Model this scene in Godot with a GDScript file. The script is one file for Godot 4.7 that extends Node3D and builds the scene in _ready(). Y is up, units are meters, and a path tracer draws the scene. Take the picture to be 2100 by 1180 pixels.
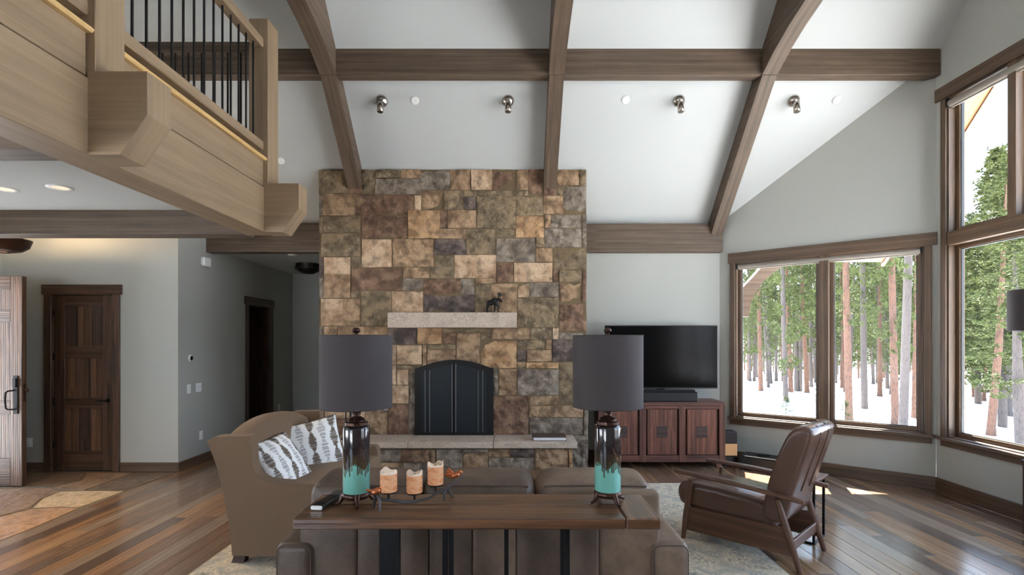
extends Node3D
# Great room of a mountain lodge. x runs right, y up; a "depth" d is the distance in front of the camera (z = -d).
# Camera: 18 mm lens on a 36 mm frame whose lower part is cropped, so the horizon lies 110 px under the middle of the frame.
const F := 1050.0
const EYE := 1.6
const PITCH_Y := 10.14      # underside of the roof: y = PITCH_Y - d
const BACK := 6.94          # back wall
const STONE := 6.385        # face of the chimney breast
const C1 := Vector2(2.815, 6.94)
const C2 := Vector2(4.557, 5.5)
const LEFT := -6.24
const HALL := -4.09
const ENTRY := 6.27
const REAR := -4.0
const RIDGE := 3.4

var M := {}
var rng := RandomNumberGenerator.new()

class MB:
	var st := SurfaceTool.new()
	func _init():
		st.begin(Mesh.PRIMITIVE_TRIANGLES)
	func group(n: int):
		st.set_smooth_group(n)
	func tri(a: Vector3, b: Vector3, c: Vector3, ua := Vector2.ZERO, ub := Vector2.ZERO, uc := Vector2.ZERO):
		st.set_uv(ua); st.add_vertex(a)
		st.set_uv(uc); st.add_vertex(c)
		st.set_uv(ub); st.add_vertex(b)
	func quad(a: Vector3, b: Vector3, c: Vector3, d: Vector3, ua := Vector2.ZERO, ub := Vector2.ZERO, uc := Vector2.ZERO, ud := Vector2.ZERO):
		tri(a, b, c, ua, ub, uc)
		tri(a, c, d, ua, uc, ud)
	func uv_of(p: Vector3, axis: int, grain: int, o: Vector2) -> Vector2:
		if axis == grain:
			return Vector2(p[(grain + 1) % 3], p[(grain + 2) % 3]) + o
		return Vector2(p[grain], p[3 - axis - grain]) + o
	func face(pts: Array, center: Vector3, axis: int, grain: int, xf: Transform3D, o: Vector2):
		var n: Vector3 = (pts[1] - pts[0]).cross(pts[2] - pts[0])
		var mid := Vector3.ZERO
		for p in pts:
			mid += p
		mid /= pts.size()
		var q := pts.duplicate()
		if n.dot(mid - center) < 0.0:
			q.reverse()
		for k in range(1, q.size() - 1):
			tri(xf * q[0], xf * q[k], xf * q[k + 1], uv_of(q[0], axis, grain, o), uv_of(q[k], axis, grain, o), uv_of(q[k + 1], axis, grain, o))
	func box(c: Vector3, s: Vector3, bev := 0.0, grain := 0, xf := Transform3D.IDENTITY, o := Vector2.ZERO):
		group(-1)
		var h := s * 0.5
		var b: float = minf(bev, minf(h.x, minf(h.y, h.z)) * 0.9)
		var v := func(sg: Vector3, a: int) -> Vector3:
			var p := Vector3(sg.x * h.x, sg.y * h.y, sg.z * h.z)
			for k in 3:
				if k != a:
					p[k] -= sg[k] * b
			return c + p
		for a in 3:
			var p := (a + 1) % 3
			var q := (a + 2) % 3
			for sa in [-1.0, 1.0]:
				var pts := []
				for e in [[-1.0, -1.0], [1.0, -1.0], [1.0, 1.0], [-1.0, 1.0]]:
					var sg := Vector3.ZERO
					sg[a] = sa; sg[p] = e[0]; sg[q] = e[1]
					pts.append(v.call(sg, a))
				face(pts, c, a, grain, xf, o)
			if b > 0.0:
				for s1 in [-1.0, 1.0]:
					for s2 in [-1.0, 1.0]:
						var pts := []
						for e in [[-1.0, p], [1.0, p], [1.0, q], [-1.0, q]]:
							var sg := Vector3.ZERO
							sg[p] = s1; sg[q] = s2; sg[a] = e[0]
							pts.append(v.call(sg, e[1]))
						face(pts, c, p, grain, xf, o)
		if b > 0.0:
			for sx in [-1.0, 1.0]:
				for sy in [-1.0, 1.0]:
					for sz in [-1.0, 1.0]:
						var sg := Vector3(sx, sy, sz)
						face([v.call(sg, 0), v.call(sg, 1), v.call(sg, 2)], c, 1, grain, xf, o)
	# box between two x, two y and two depths
	func bx(x0: float, x1: float, y0: float, y1: float, d0: float, d1: float, bev := 0.0, grain := 0, o := Vector2.ZERO):
		box(Vector3((x0 + x1) / 2, (y0 + y1) / 2, -(d0 + d1) / 2), Vector3(absf(x1 - x0), absf(y1 - y0), absf(d1 - d0)), bev, grain, Transform3D.IDENTITY, o)
	# polygon in local xy, pushed from z0 to z1
	func prism(poly: PackedVector2Array, z0: float, z1: float, xf := Transform3D.IDENTITY, smooth := false, o := Vector2.ZERO, swap := false):
		var p := poly
		if Geometry2D.is_polygon_clockwise(p):
			p = p.duplicate(); p.reverse()
		var lo := minf(z0, z1)
		var hi := maxf(z0, z1)
		var u := func(q: Vector2) -> Vector2:
			return (Vector2(q.y, q.x) if swap else q) + o
		group(-1)
		var ix := Geometry2D.triangulate_polygon(p)
		for k in range(0, ix.size(), 3):
			var a := p[ix[k]]
			var b := p[ix[k + 1]]
			var c := p[ix[k + 2]]
			if (b - a).cross(c - a) < 0.0:
				var t := b
				b = c; c = t
			tri(xf * Vector3(a.x, a.y, hi), xf * Vector3(b.x, b.y, hi), xf * Vector3(c.x, c.y, hi), u.call(a), u.call(b), u.call(c))
			tri(xf * Vector3(a.x, a.y, lo), xf * Vector3(c.x, c.y, lo), xf * Vector3(b.x, b.y, lo), u.call(a), u.call(c), u.call(b))
		group(1 if smooth else -1)
		var run := 0.0
		for k in p.size():
			var a := p[k]
			var b := p[(k + 1) % p.size()]
			var l := a.distance_to(b)
			quad(xf * Vector3(a.x, a.y, lo), xf * Vector3(b.x, b.y, lo), xf * Vector3(b.x, b.y, hi), xf * Vector3(a.x, a.y, hi), Vector2(run, lo), Vector2(run + l, lo), Vector2(run + l, hi), Vector2(run, hi))
			run += l
	func tube(pts: Array, radii: Array, sides := 8, cap := true):
		var rings := []
		var up := Vector3.UP
		var n := pts.size()
		for k in n:
			var t: Vector3 = (pts[mini(k + 1, n - 1)] - pts[maxi(k - 1, 0)]).normalized()
			if absf(t.dot(up)) > 0.95:
				up = Vector3.RIGHT if absf(t.x) < 0.9 else Vector3.FORWARD
			var x := t.cross(up).normalized()
			var y := x.cross(t).normalized()
			up = y
			var ring := []
			for s in sides:
				var a := TAU * s / sides
				ring.append(pts[k] + (x * cos(a) + y * sin(a)) * radii[k])
			rings.append(ring)
		group(0)
		var run := 0.0
		for k in n - 1:
			var l: float = pts[k].distance_to(pts[k + 1])
			for s in sides:
				var e := (s + 1) % sides
				var u0 := float(s) / sides
				var u1 := float(s + 1) / sides
				quad(rings[k][s], rings[k + 1][s], rings[k + 1][e], rings[k][e], Vector2(run, u0), Vector2(run + l, u0), Vector2(run + l, u1), Vector2(run, u1))
			run += l
		if cap:
			group(-1)
			for s in range(1, sides - 1):
				tri(rings[0][0], rings[0][s], rings[0][s + 1])
				tri(rings[n - 1][0], rings[n - 1][s + 1], rings[n - 1][s])
	# profile of (radius, height), turned about the local y axis
	func lathe(prof: Array, sides := 24, xf := Transform3D.IDENTITY, smooth := true, closed := true):
		group(0 if smooth else -1)
		var h0: float = prof[0].y
		var hh: float = maxf(0.0001, prof[prof.size() - 1].y - h0)
		for k in prof.size() - 1:
			var a: Vector2 = prof[k]
			var b: Vector2 = prof[k + 1]
			if smooth:
				group(k if absf((b - a).normalized().y) < 0.35 else 0)
			for s in sides:
				var t0 := TAU * s / sides
				var t1 := TAU * (s + 1) / sides
				var p := xf * Vector3(a.x * cos(t0), a.y, a.x * sin(t0))
				var q := xf * Vector3(a.x * cos(t1), a.y, a.x * sin(t1))
				var r := xf * Vector3(b.x * cos(t1), b.y, b.x * sin(t1))
				var w := xf * Vector3(b.x * cos(t0), b.y, b.x * sin(t0))
				var ua := Vector2(float(s) / sides, (a.y - h0) / hh)
				var ub := Vector2(float(s + 1) / sides, (a.y - h0) / hh)
				var uc := Vector2(float(s + 1) / sides, (b.y - h0) / hh)
				var ud := Vector2(float(s) / sides, (b.y - h0) / hh)
				if b.x > 0.00001:
					tri(p, w, r, ua, ud, uc)
				if a.x > 0.00001:
					tri(p, r, q, ua, uc, ub)
		if closed:
			group(-1)
			for e in [0, prof.size() - 1]:
				var a: Vector2 = prof[e]
				if a.x < 0.0001:
					continue
				for s in sides:
					var t0 := TAU * s / sides
					var t1 := TAU * (s + 1) / sides
					var c := xf * Vector3(0, a.y, 0)
					var p := xf * Vector3(a.x * cos(t0), a.y, a.x * sin(t0))
					var q := xf * Vector3(a.x * cos(t1), a.y, a.x * sin(t1))
					if e == 0:
						tri(c, p, q)
					else:
						tri(c, q, p)
	# soft box: rounded edges and bulging faces, for upholstery
	func soft(size: Vector3, r: float, xf := Transform3D.IDENTITY, bulge := 0.0, mid := 4, rnd := 4, sg := 0):
		group(sg)
		var h := size * 0.5
		var rr := minf(r, minf(h.x, minf(h.y, h.z)) * 0.98)
		var axes := []
		for k in 3:
			var l := []
			for j in rnd:
				l.append(-h[k] + rr * (1.0 - cos(PI / 2 * j / rnd)) * 1.0)
			for j in mid + 1:
				l.append(lerpf(-(h[k] - rr), h[k] - rr, float(j) / mid))
			for j in rnd:
				l.append(h[k] - rr * (1.0 - cos(PI / 2 * (rnd - 1 - j) / rnd)))
			axes.append(l)
		var put := func(p: Vector3) -> Vector3:
			var q := Vector3(clampf(p.x, -(h.x - rr), h.x - rr), clampf(p.y, -(h.y - rr), h.y - rr), clampf(p.z, -(h.z - rr), h.z - rr))
			var d := p - q
			var n := d.normalized() if d.length() > 0.00001 else Vector3.ZERO
			var o := q + n * rr
			if bulge != 0.0:
				var e := Vector3(1.0 - pow(absf(p.x / h.x), 2.0), 1.0 - pow(absf(p.y / h.y), 2.0), 1.0 - pow(absf(p.z / h.z), 2.0))
				o += n * bulge * (e.y * e.z * absf(n.x) + e.x * e.z * absf(n.y) + e.x * e.y * absf(n.z))
			return o
		for a in 3:
			var p := (a + 1) % 3
			var q := (a + 2) % 3
			for sa in [-1.0, 1.0]:
				for i in axes[p].size() - 1:
					for j in axes[q].size() - 1:
						var cs := []
						var us := []
						for e in [[0, 0], [1, 0], [1, 1], [0, 1]]:
							var v := Vector3.ZERO
							v[a] = sa * h[a]
							v[p] = axes[p][i + e[0]]
							v[q] = axes[q][j + e[1]]
							us.append(Vector2(v[p], v[q]))
							cs.append(xf * put.call(v))
						if sa > 0.0:
							quad(cs[0], cs[1], cs[2], cs[3], us[0], us[1], us[2], us[3])
						else:
							quad(cs[0], cs[3], cs[2], cs[1], us[0], us[3], us[2], us[1])
	func ball(c: Vector3, r: Vector3, seg := 12, b := Basis.IDENTITY):
		var prof := []
		for k in seg / 2 + 1:
			var t := -PI / 2 + PI * k / (seg / 2)
			prof.append(Vector2(cos(t), sin(t)))
		prof[0].x = 0.0
		prof[prof.size() - 1].x = 0.0
		group(0)
		var xf := Transform3D(b * Basis.from_scale(r), c)
		for k in prof.size() - 1:
			for s in seg:
				var t0 := TAU * s / seg
				var t1 := TAU * (s + 1) / seg
				var A: Vector2 = prof[k]
				var B: Vector2 = prof[k + 1]
				var p := xf * Vector3(A.x * cos(t0), A.y, A.x * sin(t0))
				var q := xf * Vector3(A.x * cos(t1), A.y, A.x * sin(t1))
				var w := xf * Vector3(B.x * cos(t1), B.y, B.x * sin(t1))
				var v := xf * Vector3(B.x * cos(t0), B.y, B.x * sin(t0))
				if B.x > 0.00001:
					tri(p, v, w)
				if A.x > 0.00001:
					tri(p, w, q)
	func commit(m: Material) -> ArrayMesh:
		st.generate_normals()
		st.set_material(m)
		return st.commit()

func mb() -> MB:
	return MB.new()
func at(px: float, py: float, d: float) -> Vector3:       # the point at depth d in the direction of a pixel
	return Vector3((px - 1050.0) * d / F, EYE - (py - 700.0) * d / F, -d)
func V(x: float, y: float, d: float) -> Vector3:
	return Vector3(x, y, -d)
func obj(called: String, b: MB, m: Material, parent: Node = self) -> MeshInstance3D:
	var o := MeshInstance3D.new()
	o.name = called
	o.mesh = b.commit(m)
	parent.add_child(o, true)
	return o
func shape(called: String, mesh: Mesh, parent: Node, xf := Transform3D.IDENTITY, m: Material = null) -> MeshInstance3D:
	var o := MeshInstance3D.new()
	o.name = called
	o.mesh = mesh
	o.transform = xf
	if m:
		o.material_override = m
	parent.add_child(o, true)
	return o
func numbered(called: String) -> String:
	if not has_node(NodePath(called)):
		return called
	var k := 1
	while has_node(NodePath("%s_%03d" % [called, k])):
		k += 1
	return "%s_%03d" % [called, k]
func tag(o: Node, label: String, category := "", group := "", kind := "") -> Node:
	o.set_meta("label", label)
	if category != "":
		o.set_meta("category", category)
	if group != "":
		o.set_meta("group", group)
	if kind != "":
		o.set_meta("kind", kind)
	return o
func thing(called: String, label: String, category: String, where := Vector3.ZERO, turn := 0.0, group := "") -> Node3D:
	var o := Node3D.new()
	o.name = numbered(called)
	add_child(o)
	o.position = where
	o.rotation.y = turn
	tag(o, label, category, group)
	return o
func struct(called: String, b: MB, m: Material, label := "") -> MeshInstance3D:
	var o := obj(called, b, m)
	o.set_meta("kind", "structure")
	if label != "":
		o.set_meta("label", label)
	return o

# ------------------------------------------------------------------ textures and materials
func noise_bytes(w: int, h: int, s: int, freq: float, oct := 4, kind := FastNoiseLite.TYPE_SIMPLEX_SMOOTH, big := Vector2i.ZERO) -> PackedByteArray:
	var n := FastNoiseLite.new()
	n.seed = s
	n.noise_type = kind
	n.frequency = freq
	n.fractal_octaves = oct
	var im := n.get_seamless_image(w, h)
	im.convert(Image.FORMAT_L8)
	if big != Vector2i.ZERO:
		im.resize(big.x, big.y, Image.INTERPOLATE_CUBIC)
	return im.get_data()
func grain_texture(s: int, coarse: float, fine: float) -> ImageTexture:
	var w := 512
	var h := 512
	var a := noise_bytes(48, 512, s, 0.018, 3, FastNoiseLite.TYPE_SIMPLEX_SMOOTH, Vector2i(w, h))
	var b := noise_bytes(24, 512, s + 7, 0.09, 3, FastNoiseLite.TYPE_SIMPLEX_SMOOTH, Vector2i(w, h))
	var c := noise_bytes(256, 256, s + 13, 0.02, 3, FastNoiseLite.TYPE_SIMPLEX_SMOOTH, Vector2i(w, h))
	var out := PackedByteArray()
	out.resize(w * h * 3)
	for k in w * h:
		var v := 1.0 - coarse * (1.0 - a[k] / 255.0) - fine * (1.0 - b[k] / 255.0) - coarse * 0.35 * (1.0 - c[k] / 255.0)
		v = clampf(v, 0.0, 1.0)
		out[k * 3] = int(v * 255)
		out[k * 3 + 1] = int(clampf(v * 0.985, 0, 1) * 255)
		out[k * 3 + 2] = int(clampf(v * 0.96, 0, 1) * 255)
	return ImageTexture.create_from_image(Image.create_from_data(w, h, false, Image.FORMAT_RGB8, out))
func mottle_texture(s: int, freq: float, colors: Array, fine := 0.25, w := 384, oct := 5, kind := FastNoiseLite.TYPE_SIMPLEX_SMOOTH) -> ImageTexture:
	var a := noise_bytes(w, w, s, freq, oct, kind)
	var b := noise_bytes(w, w, s + 5, freq * 7.0, 3)
	var out := PackedByteArray()
	out.resize(w * w * 3)
	var n := colors.size() - 1
	for k in w * w:
		var v := clampf(a[k] / 255.0 + (b[k] / 255.0 - 0.5) * fine, 0.0, 0.999) * n
		var i := int(v)
		var c: Color = colors[i].lerp(colors[i + 1], v - i)
		var e := 1.0 + (b[k] / 255.0 - 0.5) * fine
		out[k * 3] = int(clampf(c.r * e, 0, 1) * 255)
		out[k * 3 + 1] = int(clampf(c.g * e, 0, 1) * 255)
		out[k * 3 + 2] = int(clampf(c.b * e, 0, 1) * 255)
	return ImageTexture.create_from_image(Image.create_from_data(w, w, false, Image.FORMAT_RGB8, out))
func rock_texture(s: int, c0: Color, c1: Color, chip: Color) -> ImageTexture:
	var w := 512
	var a := noise_bytes(w, w, s, 0.005, 3)
	var b := noise_bytes(w, w, s + 3, 0.011, 4)
	var c := noise_bytes(w, w, s + 6, 0.04, 3)
	var out := PackedByteArray()
	out.resize(w * w * 3)
	for k in w * w:
		var t := smoothstep(0.25, 0.75, a[k] / 255.0 + (b[k] / 255.0 - 0.5) * 0.35)
		var col := c0.lerp(c1, t)
		var v := b[k] / 255.0
		col = col.lerp(chip, smoothstep(0.66, 0.86, v * 0.65 + c[k] / 255.0 * 0.35) * 0.7)
		var e := 0.84 + 0.2 * smoothstep(0.15, 0.6, v) + 0.07 * (c[k] / 255.0 - 0.4)
		out[k * 3] = int(clampf(col.r * e, 0, 1) * 255)
		out[k * 3 + 1] = int(clampf(col.g * e, 0, 1) * 255)
		out[k * 3 + 2] = int(clampf(col.b * e, 0, 1) * 255)
	return ImageTexture.create_from_image(Image.create_from_data(w, w, false, Image.FORMAT_RGB8, out))
func relief(s: int, freq: float, strength: float, w := 384, oct := 5, kind := FastNoiseLite.TYPE_SIMPLEX_SMOOTH, tall := Vector2i.ZERO) -> ImageTexture:
	var n := FastNoiseLite.new()
	n.seed = s
	n.frequency = freq
	n.fractal_octaves = oct
	n.noise_type = kind
	var im: Image
	if tall == Vector2i.ZERO:
		im = n.get_seamless_image(w, w)
	else:
		im = n.get_seamless_image(tall.x, tall.y)
		im.convert(Image.FORMAT_L8)
		im.resize(w, w, Image.INTERPOLATE_CUBIC)
	im.convert(Image.FORMAT_RGBA8)
	im.bump_map_to_normal_map(strength)
	return ImageTexture.create_from_image(im)
func c8(r: int, g: int, b: int) -> Color:
	return Color(r / 255.0, g / 255.0, b / 255.0)
func mat(color: Color, rough := 0.8, opt := {}) -> StandardMaterial3D:
	var m := StandardMaterial3D.new()
	m.albedo_color = color
	m.roughness = rough
	m.metallic = opt.get("metal", 0.0)
	if opt.has("tex"):
		m.albedo_texture = opt.tex
	if opt.has("scale"):
		m.uv1_scale = Vector3(opt.scale.x, opt.scale.y, 1)
	if opt.has("normal"):
		m.normal_enabled = true
		m.normal_texture = opt.normal
		m.normal_scale = opt.get("depth", 1.0)
	if opt.has("tri"):
		m.uv1_triplanar = true
		m.uv1_world_triplanar = true
		m.uv1_scale = Vector3.ONE * opt.tri
	if opt.has("coat"):
		m.clearcoat_enabled = true
		m.clearcoat = opt.coat
		m.clearcoat_roughness = opt.get("coat_rough", 0.1)
	if opt.has("spec"):
		m.metallic_specular = opt.spec
	if opt.has("rim"):
		m.rim_enabled = true
		m.rim = opt.rim
	if opt.has("back"):
		m.backlight_enabled = true
		m.backlight = opt.back
	return m

func make_materials():
	var g3 := grain_texture(55, 0.2, 0.12)
	var g0 := grain_texture(40, 0.12, 0.08)
	var g1 := grain_texture(3, 0.24, 0.16)
	var g2 := grain_texture(21, 0.36, 0.2)
	var wood_bump := relief(9, 0.09, 2.0, 256, 3, FastNoiseLite.TYPE_SIMPLEX_SMOOTH, Vector2i(20, 256))
	var w := {"tex": g1, "scale": Vector2(0.5, 2.0), "normal": wood_bump, "depth": 0.25}
	var w2 := {"tex": g2, "scale": Vector2(0.5, 2.2), "normal": wood_bump, "depth": 0.5}
	M.beam = mat(c8(122, 103, 86), 0.55, w)
	M.loft = mat(c8(160, 138, 112), 0.5, {"tex": g0, "scale": Vector2(0.4, 1.4), "normal": wood_bump, "depth": 0.15})
	M.trim = mat(c8(124, 99, 77), 0.45, w)
	M.pale = mat(c8(236, 200, 140), 0.5, {"tex": g0, "scale": Vector2(0.4, 1.4)})
	M.base = mat(c8(122, 98, 78), 0.45, w)
	M.door = mat(c8(120, 90, 70), 0.4, w2)
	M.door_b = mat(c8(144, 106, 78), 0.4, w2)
	M.door_c = mat(c8(104, 80, 66), 0.4, w2)
	M.cabinet = mat(c8(150, 98, 82), 0.45, w2)
	M.cabinet_panel = mat(c8(172, 112, 90), 0.45, w2)
	M.inlay = mat(c8(92, 72, 66), 0.5, w)
	M.table_top = mat(c8(158, 112, 80), 0.28, {"tex": g2, "scale": Vector2(0.7, 2.6), "normal": wood_bump, "depth": 0.4, "coat": 0.35, "coat_rough": 0.18})
	M.chair_wood = mat(c8(132, 94, 74), 0.4, w)
	M.soffit = mat(c8(206, 142, 88), 0.6, w)
	M.planks = []
	for c in [c8(174, 138, 108), c8(150, 122, 100), c8(134, 112, 97), c8(188, 152, 118), c8(164, 128, 97), c8(118, 98, 85), c8(166, 146, 128), c8(146, 115, 91)]:
		M.planks.append(mat(c, 0.2, {"tex": g3, "scale": Vector2(0.55, 2.0), "normal": wood_bump, "depth": 0.08, "coat": 0.35, "coat_rough": 0.2}))
	M.subfloor = mat(c8(60, 48, 40), 0.9)
	M.wall = mat(c8(176, 177, 170), 0.9)
	M.ceiling = mat(c8(192, 195, 193), 0.9)
	M.mortar = mat(c8(134, 118, 94), 0.95, {"tex": mottle_texture(61, 0.05, [c8(190, 180, 165), c8(240, 235, 225)], 0.4, 256), "tri": 3.0})
	# stone: one mottled texture for each kind of rock
	var rock := relief(33, 0.016, 14.0, 384, 5)
	var kinds := [
		[c8(150, 122, 90), c8(182, 152, 116), c8(206, 182, 146)],
		[c8(124, 108, 82), c8(150, 130, 98), c8(176, 162, 134)],
		[c8(122, 94, 72), c8(152, 122, 94), c8(172, 146, 116)],
		[c8(130, 116, 98), c8(154, 142, 122), c8(180, 168, 148)],
		[c8(186, 154, 118), c8(212, 184, 146), c8(226, 204, 172)],
		[c8(92, 80, 72), c8(124, 108, 94), c8(150, 136, 120)],
		[c8(176, 138, 96), c8(198, 162, 118), c8(212, 182, 142)],
	]
	M.rock = []
	for k in kinds.size():
		M.rock.append(mat(c8(238, 236, 244), 0.9, {"tex": rock_texture(70 + k * 9, kinds[k][0], kinds[k][1], kinds[k][2]), "scale": Vector2(1.1, 1.1), "normal": rock, "depth": 1.0}))
	M.slab = mat(Color.WHITE, 0.75, {"tex": mottle_texture(140, 0.012, [c8(178, 160, 144), c8(202, 184, 166), c8(190, 170, 152)], 0.2, 256), "scale": Vector2(1.2, 1.2), "normal": rock, "depth": 0.25})
	M.slate = []
	for k in 4:
		var pal: Array = [[c8(116, 92, 72), c8(150, 122, 96), c8(134, 106, 82)], [c8(176, 150, 116), c8(206, 178, 140), c8(158, 128, 98)], [c8(92, 76, 64), c8(122, 102, 84), c8(106, 86, 70)], [c8(150, 112, 82), c8(180, 142, 106), c8(134, 104, 80)]][k]
		M.slate.append(mat(Color.WHITE, 0.45, {"tex": mottle_texture(150 + k * 5, 0.012, pal, 0.3, 256), "scale": Vector2(1.0, 1.0), "normal": rock, "depth": 0.3}))
	var hide := relief(44, 0.03, 3.0, 256, 4)
	M.leather = []
	for k in 3:
		var pal: Array = [[c8(86, 70, 60), c8(104, 86, 73), c8(120, 100, 84)], [c8(76, 61, 52), c8(94, 77, 65), c8(108, 89, 74)], [c8(100, 82, 68), c8(122, 101, 84), c8(136, 114, 94)]][k]
		M.leather.append(mat(Color.WHITE, 0.45, {"tex": mottle_texture(180 + k * 4, 0.01, pal, 0.08, 256, 4), "scale": Vector2(1.2, 1.2), "normal": hide, "depth": 0.2}))
	M.recliner = mat(c8(104, 78, 66), 0.22, {"normal": hide, "depth": 0.15, "tri": 3.0})
	M.settee = mat(c8(128, 104, 81), 0.85, {"tex": mottle_texture(200, 0.15, [c8(220, 215, 210), c8(255, 255, 255)], 0.2, 256), "tri": 4.0, "rim": 0.3})
	M.welt = mat(c8(92, 74, 60), 0.6)
	M.rug = mat(Color.WHITE, 0.95, {"tex": mottle_texture(210, 0.014, [c8(140, 138, 130), c8(186, 176, 158), c8(210, 196, 172), c8(162, 158, 148), c8(218, 206, 182)], 0.35, 512), "scale": Vector2(0.6, 0.6)})
	M.black = mat(c8(22, 22, 23), 0.45)
	M.steel = mat(c8(34, 34, 35), 0.4, {"metal": 0.6})
	M.iron = mat(c8(30, 28, 27), 0.55, {"metal": 0.5})
	M.screen = mat(c8(8, 8, 9), 0.14, {"spec": 0.28})
	M.fire_mesh = mat(c8(20, 28, 33), 0.5, {"metal": 0.3})
	M.nickel = mat(c8(176, 168, 158), 0.25, {"metal": 1.0})
	M.bronze = mat(c8(74, 52, 42), 0.3, {"metal": 0.7})
	M.copper = mat(c8(200, 122, 82), 0.3, {"metal": 0.9})
	M.branch = mat(c8(86, 84, 86), 0.45, {"metal": 0.5})
	M.white = mat(c8(236, 236, 232), 0.5)
	M.plate = mat(c8(238, 238, 236), 0.35)
	M.shade = mat(c8(72, 66, 67), 0.8, {"tex": mottle_texture(220, 0.3, [c8(225, 225, 225), c8(255, 255, 255)], 0.2, 256), "scale": Vector2(6, 2)})
	M.wax = mat(Color.WHITE, 0.5, {"tex": mottle_texture(230, 0.014, [c8(206, 120, 74), c8(232, 158, 108), c8(240, 184, 140), c8(216, 132, 84)], 0.15, 256), "scale": Vector2(1, 1)})
	M.wax_rim = mat(c8(248, 222, 196), 0.45)
	M.cream = mat(c8(234, 214, 176), 0.6)
	M.paper = mat(c8(240, 238, 240), 0.7)
	M.cover = mat(c8(84, 66, 58), 0.5)
	M.blind = mat(c8(150, 142, 132), 0.6)
	M.sash = mat(c8(134, 108, 84), 0.4, {"tex": g1, "scale": Vector2(0.5, 2.0)})
	M.gasket = mat(c8(40, 44, 44), 0.4)
	M.glass = mat(Color(0.6, 0.65, 0.65, 0.03), 0.02)
	M.glass.metallic_specular = 0.12
	M.glass.transparency = BaseMaterial3D.TRANSPARENCY_ALPHA
	M.tan_box = mat(c8(222, 172, 118), 0.5)
	M.snow = mat(c8(244, 246, 250), 0.9)
	M.brass = mat(c8(150, 124, 92), 0.35, {"metal": 0.9})
	M.amber = mat(c8(250, 214, 160), 0.4)
	M.amber.emission_enabled = true
	M.amber.emission = c8(255, 200, 130)
	M.amber.emission_energy_multiplier = 2.5
	M.lens = mat(c8(250, 240, 220), 0.4)
	M.lens.emission_enabled = true
	M.lens.emission = c8(255, 226, 186)
	M.lens.emission_energy_multiplier = 0.12
	M.bark = mat(Color.WHITE, 0.95, {"tex": mottle_texture(240, 0.03, [c8(54, 42, 36), c8(88, 66, 54), c8(116, 80, 60), c8(72, 58, 52)], 0.6, 256), "scale": Vector2(0.5, 2.0)})
	M.bark_b = mat(Color.WHITE, 0.95, {"tex": mottle_texture(246, 0.03, [c8(52, 46, 44), c8(76, 68, 64), c8(92, 82, 76), c8(62, 54, 50)], 0.6, 256), "scale": Vector2(0.5, 2.0)})
	M.needle = mat(c8(66, 74, 26), 0.8, {"back": c8(24, 28, 8)})
	M.siding = mat(c8(104, 78, 62), 0.8, {"tex": g1, "scale": Vector2(0.5, 1.0)})
	# pillow print
	var w0 := 512
	var im := Image.create(w0, w0, false, Image.FORMAT_RGB8)
	im.fill(c8(250, 249, 246))
	rng.seed = 77
	for col in 5:
		var cx := (col + 0.5) / 5.0
		var dense := col % 2 == 0
		var row := 0
		var y := 0
		while y < w0:
			var ph := fmod(y / float(w0) * 2.6 + (0.0 if dense else 0.5), 1.0)
			var half: float = (0.018 + 0.048 * sin(PI * ph)) * (0.75 + 0.5 * rng.randf())
			var th := rng.randi_range(3, 5)
			var gap: int = (0 if rng.randf() < 0.8 else 2) if dense else (6 if row % 3 != 0 else 12)
			var c: Color = c8(112, 100, 88) if dense else c8(52, 48, 48)
			var off := (rng.randf() - 0.5) * 0.02
			im.fill_rect(Rect2i(int((cx + off - half) * w0), y, int(half * 2 * w0), th), c)
			y += th + gap
			row += 1
	M.pillow = mat(Color.WHITE, 0.9, {"tex": ImageTexture.create_from_image(im), "scale": Vector2(1, 1)})
	# dripping two-colour glaze of the lamp bodies, rows run from the top of the texture (v = 0, foot) upwards
	var gl := Image.create(256, 256, false, Image.FORMAT_RGB8)
	rng.seed = 5
	var drip := []
	for k in 43:
		drip.append(rng.randf())
	for x in 256:
		var k := int(x / 6.0) % 43
		var in_drip: bool = (x % 6) < 4
		var edge: float = 0.40 + 0.05 * sin(x * 0.11) - (0.14 * drip[k] if in_drip else 0.0)
		for y in 256:
			var v := y / 255.0
			var c: Color
			if v < edge:
				c = c8(126, 196, 182)
			elif v < edge + 0.10:
				c = c8(74, 66, 44)
			elif v < 0.58:
				c = c8(58, 46, 36)
			else:
				c = c8(40, 30, 32)
			gl.set_pixel(x, y, c)
	M.glaze = mat(Color.WHITE, 0.12, {"tex": ImageTexture.create_from_image(gl), "coat": 0.8, "coat_rough": 0.04})

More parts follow.
